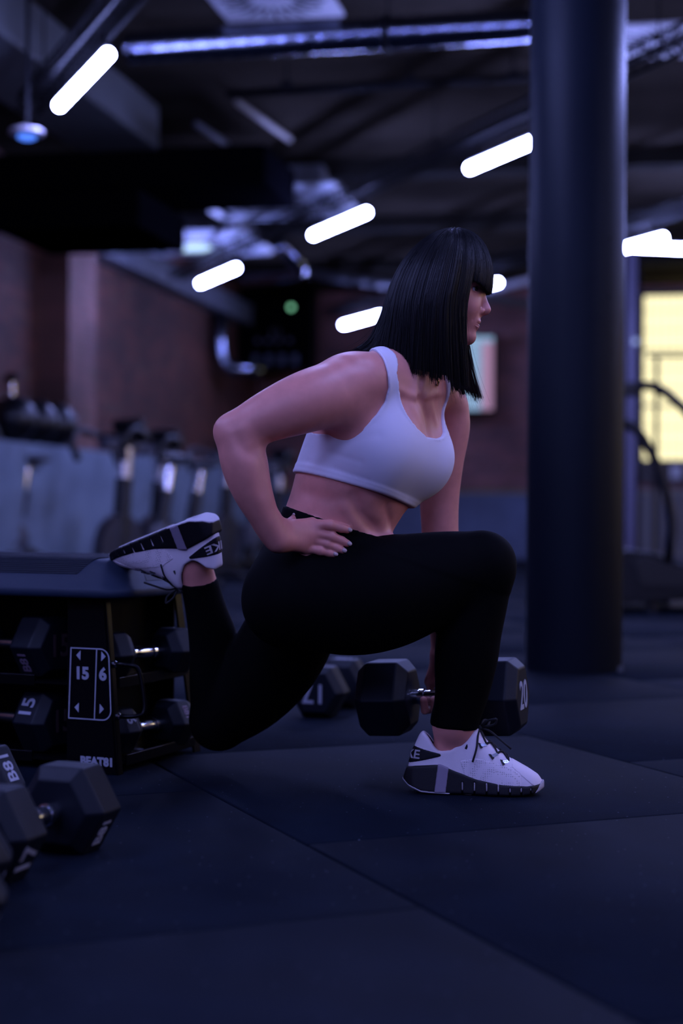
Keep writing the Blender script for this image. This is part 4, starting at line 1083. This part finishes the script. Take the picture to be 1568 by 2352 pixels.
# finer patches: head and neck, right hand, left hand
BOX = [((float(P(1030, 0, YH).x), YH - .085, float(P(0, 800, YH).z)), (float(P(1140, 0, YH).x), YH + .085, float(P(0, 600, YH).z)), .0014),
       ((float(P(600, 0, 2.9).x), 2.9, float(P(0, 1300, 2.9).z)), (float(P(822, 0, 2.95).x), 3.10, float(P(0, 1165, 2.9).z)), .0018),
       ((float(P(960, 0, 3.3).x), 3.23, float(P(0, 1650, 3.3).z)), (float(P(1075, 0, 3.3).x), 3.38, float(P(0, 1490, 3.3).z)), .0018)]
allv = []; allq = []; base_ = 0
v_, q_ = surface(FB); inside = np.zeros(len(v_), bool)
for lo, hi, h in BOX:
    lo_ = np.array(lo) + .006; hi_ = np.array(hi) - .006
    inside |= ((v_ > lo_) & (v_ < hi_)).all(1)
q_ = q_[~inside[q_].all(1)]
v_ = relax(v_, q_, 3); allv.append(v_); allq.append(q_); base_ = len(v_)
for lo, hi, h in BOX:
    Fp, _ = body_field(lo, hi, h); a, b = surface(Fp); a = relax(a, b, 1); allv.append(a); allq.append(b + base_); base_ += len(a)
V = np.concatenate(allv); Q = np.concatenate(allq)
used = np.unique(Q); new = np.full(len(V), -1); new[used] = np.arange(len(used)); V = V[used]; Q = new[Q]
person = link('person', np_mesh('person', V, Q), M_SKIN)
tag(person, 'woman in white sports top and black leggings lunging with one foot on the platform', 'person')

# --- leggings
X, Y, Z = FB.ax[0][:, None, None], FB.ax[1][None, :, None], FB.ax[2][None, None, :]
def plane(p, n):
    n = unit(n); p = np.array(p); return (X - p[0]) * n[0] + (Y - p[1]) * n[1] + (Z - p[2]) * n[2]
w0 = np.array(P(676, 1168, 3.15)); w1 = np.array(P(900, 1243, 3.1)); wn = np.cross(w1 - w0, np.array((.12, 1, -.03))); wn = wn if wn[2] > 0 else -wn
reg = plane(w0, wn)
FL = Field(LO, HI, .0042); legs(FL); reg0 = reg; reg = np.where(X > float(P(835, 0, 3.1).x), np.minimum(reg, FL.d - .004), reg)
hem1 = plane(np.array(P(1044, 1671, 3.135)), (-.08, 0, -1))
n2 = unit(np.array(P(449, 1297, 3.315)) - np.array(P(474, 1405, 3.35)))
hem2 = plane(np.array(P(456, 1332, 3.33)), n2 * 1.0 + np.array((.06, 0, .1)))
far = np.where((X < -.215) & (Y > 3.2) , hem2, np.where((Z < .4) & (X > .05), hem1, -1.0))
d = np.maximum(D_CORE - .0026 - .0016 * np.clip((reg0 + .03) / .006, 0, 1), np.maximum(reg, far))
a, b = surface(FB, d.astype(np.float32)); a = relax(a, b, 4)
legg = link('leggings', np_mesh('leggings', a, b), M_LEGG, person)
# --- sports top: band, cups and two straps, cut in the chest's own axes
FT = Field(np.array((-.16, 2.86, .52)), np.array((.30, 3.38, .96)), .0026); core(FT); FTL = Field(np.array((-.16, 2.86, .52)), np.array((.30, 3.38, .96)), .0026); FTL.d[:] = FT.d; limbs(FTL, []); f_chain(FT, [pc(993, 740, YH, 54), pc(972, 800, 3.12, 53), pc(945, 868, 3.13, 58)], .03)
X, Y, Z = FT.ax[0][:, None, None], FT.ax[1][None, :, None], FT.ax[2][None, None, :]
rel = [X - CH_C[0], Y - CH_C[1], Z - CH_C[2]]
cr, cf, cu = [sum(rel[i] * a_[i] for i in range(3)) for a_ in RCH]
ar = np.abs(cr - .008)
low = np.maximum(-.1025 + .106 * cf - cu, cu - .21)             # below the band
def interp(x, xs, ys): return np.interp(x, xs, ys).astype(np.float32)
c_edge = interp(cu, [-.2, -.034, -.027, -.019, -.011, .000, .014, .030, .047, .075, .102, .129, .150, .177, .20, .25], [-.9, -.24, -.16, -.132, -.110, -.090, -.072, -.058, -.046, -.036, -.042, -.062, -.080, -.115, -.20, -.4])
armcut = np.minimum(np.minimum((c_edge - (cf - ar)) * .7, ar - .052), cu + .036)
in_f = interp(cu, [-.2, .042, .0455, .049, .053, .060, .070, .096, .135, .177, .25], [-.08, -.02, .0, .022, .045, .062, .073, .084, .104, .088, .07])
in_b = interp(cu, [-.2, .09, .12, .15, .2, .3], [-.06, -.03, .02, .06, .075, .07])
wgt = np.clip(.5 + cf / .06, 0, 1)
inw = in_b + (in_f - in_b) * wgt
outlim = np.where(cr > 0, .138, interp(cu, [.04, .075, .10, .15, .3], [.3, .118, .106, .108, .10]))
edge = np.maximum(np.maximum(np.maximum(armcut, ar - np.where(cu > .045, outlim, .4)), inw - ar), low)
pipe = np.exp(-((edge + .004) / .0035) ** 2) * .0012
band = np.clip((-.083 + .08 * cf - cu) / .005, 0, 1) * .0016
wl_ = np.clip((cu - .03) / .03, 0, 1) * np.clip(cr / .03, 0, 1) * np.clip((cf + .02) / .03, 0, 1); d0_ = FT.d * (1 - wl_) + np.minimum(FT.d, FTL.d) * wl_; d = np.maximum(d0_ - (.0036 + pipe + band), edge)
F2 = FT; F2.d = d.astype(np.float32)
# soft pull wrinkles from the armhole and above the band
for pts, sg, am in (([(705, 1030), (760, 1040), (830, 1060)], .007, .0013), ([(710, 1062), (770, 1076), (840, 1100)], .007, .0016), ([(720, 1012), (800, 1014), (870, 1000)], .009, .0010)):
    f_press(F2, [hitF(*p) for p in pts], sg, am)
a, b = surface(F2); 
a = relax(a, b, 2)
bra = link('sports_top', np_mesh('sports_top', a, b), M_BRA, person); bra['label'] = 'white sports top with wide band and two straps'
# --- eyes, brows
M_EYE = mat('eye_white', (.62, .60, .62), .25); M_IRIS = mat('dark_iris', (.03, .02, .016), .12, coat=.6); M_BROW = mat('dark_brow', (.012, .009, .010), .7); M_LIP = mat('lip_rose', (.46, .15, .13), .42)
for s in (-1, 1):
    c = np.array(P(1083, 664, YH + s * .0300))
    g = MB(); g.sphere(tuple(c), .0118, 20, 14); ey = g.build('eye', M_EYE, person, smooth=True)
    dr = unit((.80, s * .58, -.08)); g = MB(); g.lathe(tuple(c + dr * .0098), tuple(dr), [(0, .0056), (.0014, .0052), (.0021, .003)], 16); g.build('iris', M_IRIS, ey, smooth=True)
    for nm_, axv, th_ in (('upper_lid', (.10, s * .42, .90), .92), ('lower_lid', (.20, s * .40, -.90), .72)):
        axv = unit(axv); rl = .0126; g = MB(); g.lathe(tuple(c), tuple(axv), [(rl * math.cos(t_), rl * math.sin(t_)) for t_ in np.linspace(.05, th_, 9)] + [(.0116 * math.cos(th_), .0116 * math.sin(th_))], 24)
        g.build(nm_, M_SKIN, ey, smooth=True, fixn=True)
        g = MB(); u_ = unit(np.cross(axv, (0.3, 1, 0.2))); v2_ = np.cross(axv, u_)
        if nm_ == 'upper_lid':
            g.tube([Vector(c + axv * rl * math.cos(th_) + (u_ * math.cos(q) + v2_ * math.sin(q)) * rl * 1.01 * math.sin(th_)) for q in np.linspace(0, 2 * math.pi, 25)], .0006, 5, cap=False); g.build('lash_line', M_BROW, ey)

# --- lips
lo, hi, h = BOX[0]; FLp = Field((lo[0] + .03, YH - .034, float(P(0, 765, YH).z)), (hi[0], YH + .034, float(P(0, 728, YH).z)), .0009); head_neck(FLp)
zl = float(P(0, 744.8, YH).z); lx, ly, lz = FLp.ax[0][:, None, None], FLp.ax[1][None, :, None], FLp.ax[2][None, None, :]
lat = np.clip(1 - (np.abs(ly - YH) / .0245) ** 1.7, 0, 1); hh_ = np.where(lz > zl + .0042 * (1 - lat), .0066, .0098) * lat
a, b = surface(FLp, np.maximum(FLp.d - .0003, np.maximum(np.maximum(np.abs(lz - zl - .0042 * (1 - lat)) - hh_, .0007 - np.abs(lz - zl - .0042 * (1 - lat))), float(P(1074, 0, YH).x) - lx)).astype(np.float32))
link('lips', np_mesh('lips', a, b), M_LIP, person)
# --- nails
for i, (p, d_, r_) in enumerate(NAILS):
    if i == 4: nrm = unit((-.35, -.5, .75))
    else: nrm = unit(np.array((.10, -.95, .30)))
    sd = unit(np.cross(d_, nrm)); nrm = unit(np.cross(sd, d_)); rings = []
    for t_, wd in ((-.5, .70), (-.2, .82), (.2, .82), (.5, .70), (.68, .42)):
        c = p + d_ * (t_ * .0078 + .0030)
        rings.append([Vector(c + sd * (math.sin(q) * r_ * wd) + nrm * (math.cos(q) * r_ * 1.0 + .0010 - .0018 * max(0, t_))) for q in np.linspace(-1.0, 1.0, 7)])
    g = MB(); g.ring_loft(rings, False, False, closed=False); o = g.build('fingernail', M_NAIL, person, smooth=True, fixn=False)
    md = o.modifiers.new('thick', 'SOLIDIFY'); md.thickness = .0006

# --- necklace glint
nk = MB(); q0 = hitF(1001, 868); q1 = hitF(1004, 886)
nk.tube([Vector(q0) + Vector((0, -.002, 0)), Vector((q0 + q1) / 2) + Vector((.003, -.004, 0)), Vector(q1) + Vector((0, -.002, 0))], .0022, 8); nk.build('gold_chain', mat('gold', (.8, .55, .2), .25, 1.0), person, smooth=True)

# --- hair: straight bob with a fringe, hanging strands over a dark sheet
HC = np.array(P(1006, 685, YH)); HA = np.array((.1040, .0875, .1400)); SHR = .23
def hair_path(phi, lay, rnd, n_top=9, n_fall=9, cut=None):
    """phi 0 = front, +90 = side towards the viewer"""
    c, s = math.cos(phi), math.sin(phi); k = 1.0 - .07 * lay
    deg = math.degrees(phi); ad = abs((deg + 180) % 360 - 180)
    th0 = .10 + .28 * rnd[0]; pts = []
    near = 0 <= ((deg + 360) % 360) <= 180; fringe = ad < (57 if near else 50)
    wave = 1 + .005 * math.sin(phi * 23 + rnd[1] * 2)
    thE = math.pi / 2
    for i in range(n_top):
        th = th0 + (thE - th0) * i / (n_top - 1); st_ = math.sin(th)
        p = np.array((HA[0] * st_ * c, -HA[1] * st_ * s, HA[2] * math.cos(th))) * k * wave
        p[0] += SHR * p[2]; pts.append(HC + p)
    end = pts[-1]
    if fringe:
        # the fringe stops at the brow
        zc = float(P(0, np.interp(ad, [0, 25, 42, 57], [663, 662, 650, 640]) + rnd[1] * 7, YH).z); out = []
        for p in pts:
            if p[2] < zc: break
            out.append(p)
        p2 = out[-1].copy(); p2[2] = zc; p2[0] -= .002; out.append(p2); return out
    # fall
    if 0 <= ((deg + 360) % 360) <= 180: yb = np.interp(ad, [50, 62, 80, 110, 140, 165, 180], [890, 884, 872, 858, 846, 815, 800])
    else: yb = np.interp(ad, [50, 62, 80, 110, 140, 180], [905, 895, 880, 862, 840, 800])
    yb += (rnd[1] - .5) * 16 + (rnd[2] ** 3) * 16 - lay * 6
    zb_ = float(P(0, yb, YH).z); L = end[2] - zb_
    drift = np.interp(ad, [50, 70, 100, 140, 180], [.009, .008, .0, -.012, -.040])
    if not (0 <= ((deg + 360) % 360) <= 180): drift += np.interp(ad, [50, 90, 180], [.026, .012, 0])
    inward = np.interp(ad, [50, 90, 140, 180], [.10, .14, .10, 0.0])
    flip = np.interp(ad, [120, 180], [0, .026])
    for i in range(1, n_fall + 1):
        t = i / n_fall; p = end.copy(); p[2] -= L * t
        p[1] += (HC[1] - p[1]) * inward * t ** 1.6 + (rnd[3] - .5) * .010 * t
        p[0] -= SHR * .03 * (1 - math.exp(-L * t / .03))
        p[0] += drift * t ** 1.8 + (rnd[4] - .5) * .014 * t - flip * max(0, t - .7) ** 2 * 8
        pts.append(p)
    return pts
hv = []; hf = []
def add_strand(pts, r0):
    """three sided tapering strand"""
    pts = np.array(pts); n = len(pts); t = np.gradient(pts, axis=0); t /= np.linalg.norm(t, axis=1)[:, None] + 1e-9
    a = np.cross(t, np.array((.37, .81, .11))); a /= np.linalg.norm(a, axis=1)[:, None] + 1e-9; b = np.cross(t, a)
    o = len(hv); rad = r0 * np.concatenate([np.linspace(.7, 1, n // 2), np.linspace(1, .35, n - n // 2)])
    for i in range(n):
        for q in (0, 2.094, 4.189): hv.append(pts[i] + (a[i] * math.cos(q) + b[i] * math.sin(q)) * rad[i])
    for i in range(n - 1):
        for j in range(3):
            k = (j + 1) % 3; hf.append((o + i * 3 + j, o + i * 3 + k, o + i * 3 + 3 + k, o + i * 3 + 3 + j))
rs = np.random.RandomState(11)
for i in range(5200):
    u = rs.rand()
    phi = math.radians(rs.uniform(-180, 180))
    lay = rs.rand() ** 1.5
    rnd = rs.rand(6)
    cl = math.floor(math.degrees(phi) / 3.0); rc = np.random.RandomState(cl + 400).rand(6); rnd = rnd * .55 + rc * .45
    add_strand(hair_path(phi, lay, rnd), rs.uniform(.00045, .00085))
# loose hairs at the tips and at the back
for i in range(150):
    phi = math.radians(rs.choice([rs.uniform(150, 200), rs.uniform(-75, -48), rs.uniform(58, 72)])); rnd = rs.rand(6); rnd[2] = 1; rnd[4] = rs.choice([-.9, 1.9]) if i % 2 else rnd[4]
    pts = hair_path(phi, 0, rnd); 
    if abs(math.degrees(phi)) > 100: pts = [p + np.array((-.03, 0, .008)) * max(0, k - 12) ** 2 / 25 for k, p in enumerate(pts)]
    add_strand(pts, .00028)
# wind-lifted hairs at the crown
for i in range(90):
    phi = math.radians(rs.uniform(-180, 180)); rnd = rs.rand(6); pts = hair_path(phi, -.06 - .08 * rs.rand(), rnd)[:9]; add_strand(pts, .00022)
hair = link('hair', np_mesh('hair', np.array(hv), np.array(hf)), M_HAIR, person); hair['label'] = 'long straight black bob with a fringe'
# inner sheet
sv = []; sf = []
def sheet(d0, d1, n, lay):
    o = len(sv); m = None
    for i in range(n + 1):
        pts = hair_path(math.radians(d0 + (d1 - d0) * i / n), lay, [0, .35, 0, .5, .5, 0]); m = len(pts); sv.extend(pts)
    for i in range(n):
        for j in range(m - 1): sf.append((o + i * m + j, o + (i + 1) * m + j, o + (i + 1) * m + j + 1, o + i * m + j + 1))
sheet(58, 308, 90, 1.05)
frs = [hair_path(math.radians(-49 + 105 * i / 24), 1.05, [0, .3, 0, .5, .5, 0]) for i in range(25)]; m_ = min(len(f) for f in frs); o_ = len(sv)
for f in frs: sv.extend(f[:m_ - 1] + [f[-1]])
for i in range(24):
    for j in range(m_ - 1): sf.append((o_ + i * m_ + j, o_ + (i + 1) * m_ + j, o_ + (i + 1) * m_ + j + 1, o_ + i * m_ + j + 1))
link('hair_underlayer', np_mesh('hair_underlayer', np.array(sv), np.array(sf)), M_HAIR, person)
# ------------------------------------------------------------------ training shoes
M_UP = mat('shoe_pale_pink', (.74, .65, .70), .62, spec=.3, bump=.18, bscale=900)
def _mesh_dots(m):
    N, L = nodes_of(m); b = N['Principled BSDF']; tc = N.new('ShaderNodeTexCoord')
    v = N.new('ShaderNodeTexVoronoi'); v.inputs['Scale'].default_value = 240; v.inputs['Randomness'].default_value = 0.25
    L.new(tc.outputs['Object'], v.inputs['Vector']); lt = N.new('ShaderNodeMapRange'); lt.inputs['From Min'].default_value = .15; lt.inputs['From Max'].default_value = .4
    lt.inputs['To Min'].default_value = .5; lt.inputs['To Max'].default_value = 1.03
    L.new(v.outputs['Distance'], lt.inputs['Value'])
    sc = N.new('ShaderNodeVectorMath'); sc.operation = 'SCALE'; sc.inputs[0].default_value = (.74, .65, .70); L.new(lt.outputs['Result'], sc.inputs['Scale'])
    L.new(sc.outputs['Vector'], b.inputs['Base Color'])
M_KNIT = mat('shoe_knit', (.74, .65, .70), .7, spec=.25); _mesh_dots(M_KNIT)
M_SOLE = mat('shoe_sole_black', (.005, .0045, .007), .5, spec=.28, bump=.15, bscale=700)
M_LACE = mat('lace_black', (.006, .006, .008), .8, bump=.3, bscale=1500)
M_PALE = mat('outsole_pale', (.42, .38, .42), .6)
M_BAND = mat('shoe_band_lilac', (.22, .18, .25), .55)
M_REFL = mat('shoe_silver_loop', (.7, .74, .85), .25, .8)
XS = np.array([0, .004, .010, .022, .06, .12, .18, .22, .26, .275, .283]); WS = np.array([.007, .015, .0215, .029, .0355, .035, .046, .0475, .038, .025, .008])
ZT = lambda x: np.interp(x, [0, .03, .070, .078, .11, .15, .2, .25, .275, .285], [.047, .053, .057, .0565, .044, .031, .022, .019, .022, .030])
ZB = lambda x: np.interp(x, [0, .015, .04, .09, .24, .262, .285], [.026, .013, .0025, 0, 0, .003, .013])
HT = lambda x: np.interp(x, [0, .012, .034, .042, .055, .066, .076, .10, .122, .140, .150, .158, .172, .19, .215, .25, .272, .283], [.05, .07, .112, .120, .108, .090, .083, .086, .106, .131, .133, .118, .101, .087, .070, .051, .037, .020])
def shoe_fields():
    F = Field((-.012, -.062, -.008), (.298, .062, .146), .0016)
    X, Y, Z = [F.ax[0][:, None, None], F.ax[1][None, :, None], F.ax[2][None, None, :]]
    W_ = np.interp(X, XS, WS); zt = ZT(X); zb = ZB(X); aY = np.abs(Y)
    flare = np.interp(X, [0, .05, .12, .285], [.007, .008, .004, .002]) * np.clip(1 - Z / np.maximum(zt, .01), 0, 1)
    endd = np.maximum(-X + .35 * np.clip(Z - .02, 0, 1), X - .283)
    sole = np.maximum(np.maximum(aY - W_ - flare, endd), np.maximum(Z - zt, zb - Z)).astype(np.float32)
    H = HT(X); s = np.clip((X - .105) / .05, 0, 1); zz = np.clip(Z, 0, None)
    dome = np.clip(1 - (zz / np.maximum(H, .012)) ** 2.6, 0, 1) ** (1 / 2.6)
    wall_ = 1 - .13 * np.clip((zz - .03) / .09, 0, 1.2)
    wid = (W_ - .002) * (wall_ * (1 - s) + np.maximum(dome, 0) * s) + .0
    Wr = np.interp(X - np.interp(Z, [0, .04, .06, .09, .12, .15], [.004, .008, .013, .023, .034, .048]), XS, WS); wid = np.minimum(wid, np.where(X < .1, np.maximum(Wr - .002, .001), 1.0))
    xb = np.interp(Z, [0, .04, .06, .09, .12, .15], [.006, .010, .015, .025, .036, .05])
    upper = np.maximum(np.maximum(aY - wid, Z - H), np.maximum(xb - X, X - .281)); upper = np.maximum(upper, (zb + .006) - Z).astype(np.float32)
    def blur(a, n):
        for _ in range(n):
            for ax_ in range(3):
                b = a.copy(); sl = [slice(None)] * 3; l = list(sl); r = list(sl); m = list(sl)
                l[ax_] = slice(0, -2); r[ax_] = slice(2, None); m[ax_] = slice(1, -1)
                b[tuple(m)] = .25 * a[tuple(l)] + .5 * a[tuple(m)] + .25 * a[tuple(r)]; a = b
        return a
    sole = blur(sole, 3); upper = blur(upper, 6)
    # grooves of the flexing forefoot
    for gx in (.122, .146, .170, .193, .216, .238, .257):
        sl_ = np.maximum(np.abs(X - gx) - .0013, Z - (.024 if gx < .2 else .016)); sl_ = np.maximum(sl_, (np.interp(X, XS, WS) - .006) - aY)
        sole = np.maximum(sole, -sl_.astype(np.float32))
    return F, sole, upper, X, Y, Z
SF, S_SOLE, S_UP, sX, sY, sZ = shoe_fields()
ank = np.sqrt(((sX - .096 + (sZ - .09) * .10) / 1.85) ** 2 + sY ** 2)
cut = np.maximum(ank - .0252, .050 - sZ)
toe_k = np.maximum(np.maximum(.150 - sX - (sZ - .05) * .3, sX - .235), .020 - sZ)
parts_f = {
  'upper': (np.maximum(np.maximum(S_UP, -cut), -np.maximum(S_UP + .0015, -1) * 0 - 1), M_UP),
  'collar_lining': (np.maximum(np.maximum(np.maximum(S_UP + .0018, ank - .0264), .045 - sZ), -(ank - .0232)), M_LACE),
  'knit_vamp': (np.maximum(S_UP - .0006, np.maximum(np.maximum(.118 + np.clip(.06 - sZ, -.02, .06) * .35 - sX, sX - .238), np.maximum(sZ - np.interp(sX, [.1, .15, .2, .25], [.062, .072, .06, .045]) , .018 - sZ))), M_KNIT),
  'heel_patch': (np.maximum(S_UP - .0016, np.maximum(np.maximum(np.interp(sX, [0, .02, .078], [.052, .058, .073]) - sZ, sZ - np.interp(sX, [0, .02, .078], [.094, .092, .078])), sX - .079)), M_SOLE),
  'toe_cap': (np.maximum(S_UP - .0012, np.maximum(.243 - sX + np.clip(.035 - sZ, -.02, .03) * 1.2, .016 - sZ)), M_UP),
  'sole': (S_SOLE, M_SOLE),
  'side_band': (np.maximum(S_SOLE - .0014, np.maximum(np.maximum(np.abs(sX - .081 - (sZ - .03) * .12) - .0112, .002 - sZ), .02 - sY)), M_BAND),
  'inner_band': (np.maximum(S_SOLE - .0014, np.maximum(np.maximum(np.abs(sX - .081 - (sZ - .03) * .12) - .0112, .002 - sZ), .02 + sY)), M_BAND),
  'heel_pad': (np.maximum(S_SOLE - .0010, np.maximum(sX - np.interp(np.abs(sY), [0, .02, .04], [.075, .085, .098]), sZ - ZB(sX) - .0030)), M_PALE),
  'toe_rand': (np.maximum(S_SOLE - .0008, np.maximum(.262 + .6 * sZ - sX, sZ - .026)), M_PALE),
}
SHOE_ME = {}
for k_, (fd, m_) in parts_f.items():
    a, b = surface(SF, fd.astype(np.float32)); a = relax(a, b, 2); SHOE_ME[k_] = (np_mesh(k_, a, b), m_)
def up_pt(x, y, lift=.0):
    """point on the shoe's top surface"""
    i = int(round((x - SF.lo[0]) / SF.h)); j = int(round((y - SF.lo[1]) / SF.h)); col = S_UP[i, j]
    kz = np.where(col < 0)[0]; z = SF.lo[2] + (kz.max() if len(kz) else 30) * SF.h
    return Vector((x, y, z + lift))
def heel_text():
    me = text_mesh('NIKE', 1.0, .02, .0, 'CENTER'); n = len(me.vertices); co = np.zeros(n * 3, np.float32); me.vertices.foreach_get('co', co); co = co.reshape(-1, 3)
    for i in range(n):
        z = .0745 + co[i, 1] * .024 ; th = math.pi - co[i, 0] * .024 / .026
        rr = np.linspace(.0, .08, 220); pts = np.stack([.055 + np.cos(th) * rr, -np.sin(th) * rr, np.full_like(rr, z)], 1)
        g_ = (pts - SF.lo) / SF.h; i0 = np.clip(np.floor(g_).astype(int), 0, SF.n - 2); f_ = g_ - i0; dv = np.zeros(len(rr))
        for cx_ in (0, 1):
            for cy_ in (0, 1):
                for cz_ in (0, 1):
                    wt_ = (f_[:, 0] if cx_ else 1 - f_[:, 0]) * (f_[:, 1] if cy_ else 1 - f_[:, 1]) * (f_[:, 2] if cz_ else 1 - f_[:, 2])
                    dv += wt_ * S_UP[i0[:, 0] + cx_, i0[:, 1] + cy_, i0[:, 2] + cz_]
        r_ = rr[len(rr) - 1 - np.argmax((dv < 0)[::-1])] + .0034
        co[i] = (.055 + math.cos(th) * r_, -math.sin(th) * r_, z)
    me.vertices.foreach_set('co', co.ravel()); me.update(); return me
HEEL_TXT = heel_text()
def make_shoe(label, M):
    me, m_ = SHOE_ME['upper']
    S = link('shoe', me.copy(), m_, person, M=M); S['label'] = label
    for k_, (me, m_) in SHOE_ME.items():
        if k_ != 'upper': link(k_, me if not len(me.materials) else me.copy(), m_, S) if not len(me.materials) else _ln(k_, me, S)
    for x0 in (.135, .158, .182, .205, .227):
        for sy in (-1, 0, 1):
            g = MB(); g.box((x0, sy * .026, -.0002), (.016, .019, .0026), Matrix.Rotation(.25 * sy, 3, 'Z')); g.build('tread_pod', M_PALE, S, bevel=.001, bseg=1)
    # heel pad mark
    g = MB(); z_ = -.0014
    for tri in (((.030, -.018), (.050, -.002), (.042, -.004)), ((.042, .002), (.062, .018), (.052, .0)), ((.036, -.008), (.056, .008), (.060, .004), (.040, -.012))):
        g.prism([Vector((x, y, z_)) for x, y in tri], (0, 0, -.0006))
    g.build('pad_mark', M_SOLE, S)
    link('heel_lettering', HEEL_TXT, M_PALE, S) if not len(HEEL_TXT.materials) else _ln('heel_lettering', HEEL_TXT, S)
    # lace loops and laces
    rows = [(.158, .033), (.180, .036), (.202, .036)]
    for x, y in rows:
        for sy in (-1, 1):
            a_ = up_pt(x, sy * y * .88); b_ = up_pt(x + .011, sy * y * .62)
            g = MB(); n_ = Vector((.2, sy * .75, .65)).normalized(); d_ = (b_ - a_).normalized(); s_ = d_.cross(n_).normalized() * .0032
            g.prism([a_ - s_ + n_ * .0012, a_ + s_ + n_ * .0012, b_ + s_ + n_ * .0012, b_ - s_ + n_ * .0012], n_ * .0012); g.build('lace_loop', M_REFL, S)
            g = MB(); g.prism([a_ - s_ * 2.2 - d_ * .004, a_ + s_ * 2.2 - d_ * .004, a_ + s_ * 1.6 + d_ * .002, a_ - s_ * 1.6 + d_ * .002], n_ * .0014); g.build('loop_slot', M_LACE, S)
    g = MB()
    ends = [(up_pt(x + .011, y * .62, .002), up_pt(x + .011, -y * .62, .002)) for x, y in rows]
    eye_ = [Vector((.128, sy * .030, .089)) for sy in (1, -1)]
    seq = [(eye_[0], eye_[1])] + ends
    for i in range(3):
        for sy in (0, 1):
            a_ = seq[i][sy]; b_ = seq[i + 1][1 - sy]; mid = (a_ + b_) / 2; t_ = up_pt(min(mid.x, .26), 0, .0035); mid.z = max(mid.z, t_.z)
            g.tube([a_, a_.lerp(mid, .55) + Vector((0, 0, .003)), mid, mid.lerp(b_, .5) + Vector((0, 0, .002)), b_], .0022, 6)
    g.tube([seq[3][0], up_pt(.212, 0, .003), seq[3][1]], .0022, 6)
    kn_ = up_pt(.156, 0, .006)
    for sy in (0, 1): g.tube([eye_[sy], eye_[sy].lerp(kn_, .5) + Vector((0, 0, .004)), kn_], .0024, 6)
    # bow and free ends
    g.tube(arc_pts([kn_, kn_ + Vector((.012, -.014, .016)), kn_ + Vector((.034, -.020, .022)), kn_ + Vector((.030, -.012, .008)), kn_ + Vector((.004, -.004, .002))], 4), .0023, 6)
    g.tube(arc_pts([kn_, kn_ + Vector((.006, .018, .014)), kn_ + Vector((.020, .034, .010)), kn_ + Vector((.014, .018, .0)), kn_], 4), .0023, 6)
    g.tube(arc_pts([kn_, kn_ + Vector((-.004, -.024, -.010)), kn_ + Vector((-.006, -.040, -.036)), kn_ + Vector((-.014, -.046, -.062))], 4), .0021, 6)
    g.tube(arc_pts([kn_, kn_ + Vector((.020, -.012, -.004)), kn_ + Vector((.042, -.018, -.022)), kn_ + Vector((.062, -.022, -.038))], 4), .0021, 6)
    g.build('laces', M_LACE, S, smooth=True)
    g = MB(); g.sphere(kn_, .0065, 12, 8, (1, 1.2, .9)); g.build('lace_knot', M_LACE, S, smooth=True)
    rings = []
    for x, hw, dz in ((.150, .016, .120), (.146, .018, .134), (.143, .015, .1385)):
        rings.append([Vector((x + .0035 * math.cos(q), math.sin(q) * hw, dz)) for q in [2 * math.pi * k / 14 for k in range(14)]])
    g = MB(); g.ring_loft(rings); g.build('tongue_tab', M_LACE, S, smooth=True)
    return S
def _ln(name, me, parent):
    o = bpy.data.objects.new(name, me); COL.objects.link(o); o.parent = parent; return o
hx = P(923, 1800, 3.145)
fx = Vector((.995, -.10, 0)).normalized()
make_shoe('pale pink and black training shoe flat on the floor', frame((hx.x, 3.150, .0022), fx, (0, 0, 1)))
f_ = Vector((-.80, .48, -.315)).normalized(); n0 = Vector((0, 0, 1)) - f_ * f_.z; n0.normalize(); s0 = n0.cross(f_); s0 = s0 if s0.y < 0 else -s0
ns = (n0 * math.cos(math.radians(14)) + s0 * math.sin(math.radians(14))).normalized()
hp = P(487, 1170, 3.25)
make_shoe('pale pink and black training shoe resting toe down on the platform', frame(hp, f_, -ns))
